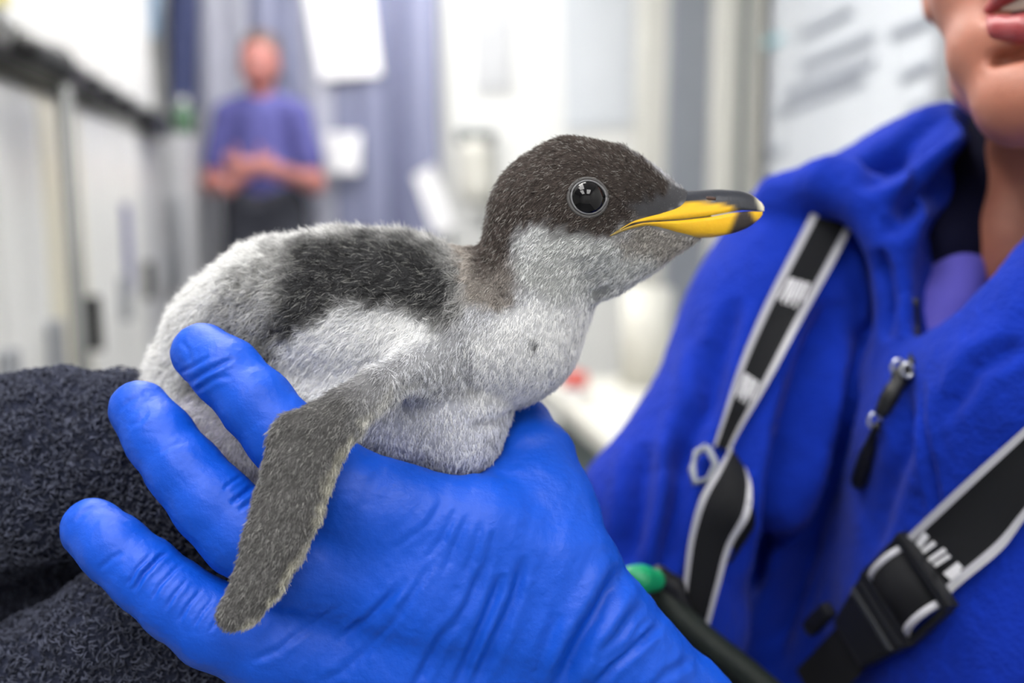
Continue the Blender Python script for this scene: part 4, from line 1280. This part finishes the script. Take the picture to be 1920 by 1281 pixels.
sheet('wall_poster', [(1052, -40), (1190, -40), (1190, 235), (1060, 245)], 4.385, M['board'], 'large pale grey notice on the white back wall', 'poster')
# dispenser
dx, dz = at_y(890, 310, 4.3)[0], at_y(890, 310, 4.3)[2]
e = tag(empty('soap_dispenser', (dx, 4.34, dz - .15)), 'cream soap dispenser with dark top on the white back wall', 'dispenser')
v, q = sdf_mesh(chain([cw(dx, 4.33, dz + .05, 70), cw(dx + .01, 4.33, dz - .10, 78)], raw=True, k=20), 8)
w_ = wpos(v); w_[:, 1] = np.minimum(w_[:, 1], 4.398)
mk('body', w_, q, M['frame_cream'], e)
v, q = sdf_mesh(chain([cw(dx - .05, 4.33, dz + .12, 34), cw(dx + .06, 4.33, dz + .12, 32)], raw=True, k=10), 6)
mk('lid', wpos(v), q, M['post_dark'], e)
tube('nozzle', [(dx, 4.28, dz - .17), (dx, 4.28, dz - .21)], 0.02, M['cab_white'], e, n=10)

# door frame and grey post at the end of the right-hand wall
def column(name, px0, px1, Y, mat, dep=0.1):
    a, b = at_y(px0, 345, Y)[0], at_y(px1, 345, Y)[0]
    o = box(name, ((a + b) / 2, Y + dep / 2, CEIL / 2), (b - a, dep, CEIL), mat, bev=0.004)
    o['kind'] = 'structure'
column('trim_1', 1203, 1252, 4.0, M['frame_cream'], 0.35)
column('trim_2', 1253, 1345, 3.9, M['post_grey'], 0.45)
column('trim_3', 1346, 1382, 3.7, M['frame_cream'], 0.5)
column('trim_4', 1383, 1400, 3.66, M['post_dark'], 0.4)
column('trim_5', 1401, 1420, 3.64, M['frame_cream'], 0.3)

# whiteboard on the wall at the right, seen along it
RA = math.radians(3.0)
def rp_(t, out, z):           # the board face runs along depth
    return np.array((0.80 + math.sin(RA) * t - math.cos(RA) * out, 1.4 + math.cos(RA) * t + math.sin(RA) * out, z))
def rq(px, py, out=0.0):
    """where a pixel's ray meets the board plane"""
    r = wpos(K(px, py, 1000.0)) - CLOC
    n = np.array((-math.cos(RA), math.sin(RA), 0)); o = rp_(0, out, 0)
    return CLOC + r * (((o - CLOC) @ n) / (r @ n))
def rslab(name, t0, t1, z0, z1, o0, o1, mat, parent):
    P = [rp_(t, o, z) for o in (o1, o0) for t, z in ((t0, z0), (t1, z0), (t1, z1), (t0, z1))]
    return mk(name, P, [(0, 1, 2, 3), (7, 6, 5, 4), (0, 4, 5, 1), (1, 5, 6, 2), (2, 6, 7, 3), (3, 7, 4, 0)], mat, parent, smooth=False)
pw = structure('wall_partition', (0.80 + 0.085, 2.6, CEIL / 2), (0.06, 2.1, CEIL), M['wall_side'], rz=-RA)
pw.location.x += 0.02
wbd = tag(empty('whiteboard', rp_(1.2, 0.0, 0.75)), 'large whiteboard with faded handwriting on the wall behind the keeper', 'whiteboard')
rslab('panel', 0.58, 2.15, 0.80, 2.05, 0.0, 0.012, M['board'], wbd)
rslab('frame_bar', 0.55, 0.58, 0.78, 2.07, 0.0, 0.02, M['alu'], wbd); rslab('frame_bar', 2.15, 2.18, 0.78, 2.07, 0.0, 0.02, M['alu'], wbd)
rslab('frame_bar', 0.55, 2.18, 2.05, 2.08, 0.0, 0.02, M['alu'], wbd); rslab('frame_bar', 0.55, 2.18, 0.77, 0.80, 0.0, 0.04, M['alu'], wbd)
rows = [((1500, 70), (1600, 20)), ((1500, 130), (1640, 70)), ((1470, 180), (1640, 115)), ((1455, 215), (1620, 150)), ((1670, 70), (1745, 40)), ((1690, 150), (1750, 120)), ((1440, 290), (1470, 280)), ((1700, 215), (1750, 195))]
for (ax0, ay0), (ax1, ay1) in rows:
    nsg = max(2, int((ax1 - ax0) / 14))
    line = []
    for i in range(nsg * 3 + 1):
        u = i / (nsg * 3)
        line.append(rq(ax0 + (ax1 - ax0) * u, ay0 + (ay1 - ay0) * u + (9 if i % 2 else -9), 0.014))
    tube('handwriting', line, 0.006, M['ink'], wbd, n=5)
tube('teal_mark', [rq(1425, 92, .014), rq(1445, 80, .014), rq(1465, 72, .014)], 0.016, M['ink_teal'], wbd, n=6)

# work bench, red bottle, grey-green tub behind the hand
zt = 0.686
BA = math.radians(11.0)
bd, br = np.array((-math.sin(BA), math.cos(BA), 0)), np.array((math.cos(BA), math.sin(BA), 0))
bo = np.array((0.155, 2.15, 0))                       # a point of the bench's long edge
def bp_(t, s, z): return tuple(bo + bd * t + br * s + np.array((0, 0, z)))
e = tag(empty('work_bench', bp_(0, .27, 0)), 'white topped work bench with grey-green front behind the gloved hand', 'bench')
box('worktop', bp_(0, .27, zt - .02), (0.54, 0.9, 0.04), M['frame_cream'], e, rz=BA)
box('front_panel', bp_(0, .29, (zt - .04) / 2), (0.48, 0.84, zt - .04), M['bin_green'], e, rz=BA)
rx, ry, _ = bp_(.22, .04, 0)
e = tag(empty('paint_pot', (rx, ry, zt)), 'small white pot with a red lid on the work bench edge', 'pot')
tube('body', [(rx, ry, zt), (rx, ry, zt + .03)], [.028, .03], M['paper'], e, n=16)
tube('lid', [(rx, ry, zt + .03), (rx, ry, zt + .055), (rx, ry, zt + .06)], [.033, .033, .028], M['red'], e, n=16)
hx, hy, _ = bp_(.34, .26, 0)
e = tag(empty('paper_roll', (hx, hy, zt)), 'white paper towel roll standing on the work bench', 'roll')
tube('roll', [(hx, hy, zt + .001), (hx, hy, zt + .25)], .065, M['frame_cream'], e, n=24)
tube('core', [(hx, hy, zt + .25), (hx, hy, zt + .253)], .022, M['frame_cream'], e, n=12)

# ------------------------------------------------------------------ colleague in the distance
PY = 3.95
px_ = at_y(495, 345, PY)[0]
def pc(x, y, z, r): return cw(px_ + x * .88, PY + y, z * 1.07, r * .9)
sk = chain([pc(0, 0, 1.565, 82), pc(0, -.015, 1.52, 70)], raw=True, k=20) + chain([pc(0, -.10, 1.54, 14), pc(0, -.11, 1.52, 14)], raw=True, k=10)
sk += chain([pc(0, .02, 1.48, 55), pc(0, .02, 1.36, 58)], raw=True, k=25)
sk += chain([pc(0, .02, 1.34, 105), pc(0, .02, 1.05, 125), pc(0, .02, .92, 95)], raw=True, k=30, kz=1.3)
for s in (-1, 1):
    sk += chain([pc(s * .15, .02, 1.36, 50), pc(s * .23, .0, 1.12, 42), pc(s * .10, -.19, 1.14 + .03 * s, 33), pc(-s * .04, -.21, 1.19, 26)], raw=True, k=15)
    for q_ in range(4):
        sk += chain([pc(-s * .04, -.21, 1.19, 16), pc(-s * .10, -.215 + .004 * q_, 1.225 - .02 * q_, 8)], raw=True, k=6)
    sk += chain([pc(-s * .04, -.21, 1.20, 12), pc(-s * .05, -.225, 1.25, 9)], raw=True, k=6)
    sk += chain([pc(s * .09, .02, .92, 90), pc(s * .10, .01, .50, 62), pc(s * .10, .03, .10, 42)], raw=True, k=25)
    sk += chain([pc(s * .08, .0, 1.545, 12), pc(s * .082, .0, 1.52, 10)], raw=True, k=5)
v, q = sdf_mesh(sk, 7.0)
colleague = mk('person', wpos(v), q, M['skin_far'], origin=(px_, PY, 0))
tag(colleague, 'person in violet-blue shirt standing with folded arms before the strip curtain', 'person')
sh = chain([pc(0, .02, 1.36, 112), pc(0, .02, 1.18, 130), pc(0, .02, 1.13, 134)], raw=True, k=30, kz=1.25)
for s in (-1, 1):
    sh += chain([pc(s * .06, .02, 1.41, 50), pc(s * .155, .02, 1.37, 60), pc(s * .21, .01, 1.20, 58)], raw=True, k=15)
v, q = sdf_mesh(sh, 7.0); mk('shirt', wpos(v), q, M['scrub'], colleague)
tr = chain([pc(-.06, .02, 1.03, 112), pc(.06, .02, 1.03, 112)], raw=True, k=20)
for s in (-1, 1):
    tr += chain([pc(s * .07, .02, 1.03, 116), pc(s * .08, .02, .90, 112), pc(s * .10, .01, .50, 78), pc(s * .10, .03, .10, 62)], raw=True, k=25)
v, q = sdf_mesh(tr, 8.0); mk('trousers', wpos(v), q, M['trouser'], colleague)
for s in (-1, 1):
    v, q = sdf_mesh(chain([pc(s * .10, .03, .07, 52), pc(s * .11, -.12, .045, 42)], raw=True, k=15), 8.0)
    w_ = wpos(v); w_[:, 2] = np.maximum(w_[:, 2], 0); mk('shoe', w_, q, M['dark_rubber'], colleague)
v, q = sdf_mesh(chain([pc(0, .03, 1.60, 86), pc(0, .055, 1.53, 74)], raw=True, k=15), 6.0); mk('hair', wpos(v), q, M['hair_brown'], colleague)
for s in (-1, 1):
    v, q = sdf_mesh(chain([pc(s * .032, -.072, 1.555, 9)], raw=True), 2.5); mk('eye', wpos(v), q, M['dark_rubber'], colleague)
v, q = sdf_mesh(chain([pc(-.025, -.082, 1.485, 6), pc(.025, -.082, 1.485, 6)], raw=True), 2.5); mk('lips', wpos(v), q, M['lip'], colleague)
# white folded cloth on a stand beside
hanging_cloth('hanging_cloth', 606, 676, 248, 325, 4.2, M['paper'], 'small white cloth hanging low on the strip curtain', 'cloth', hook=False)
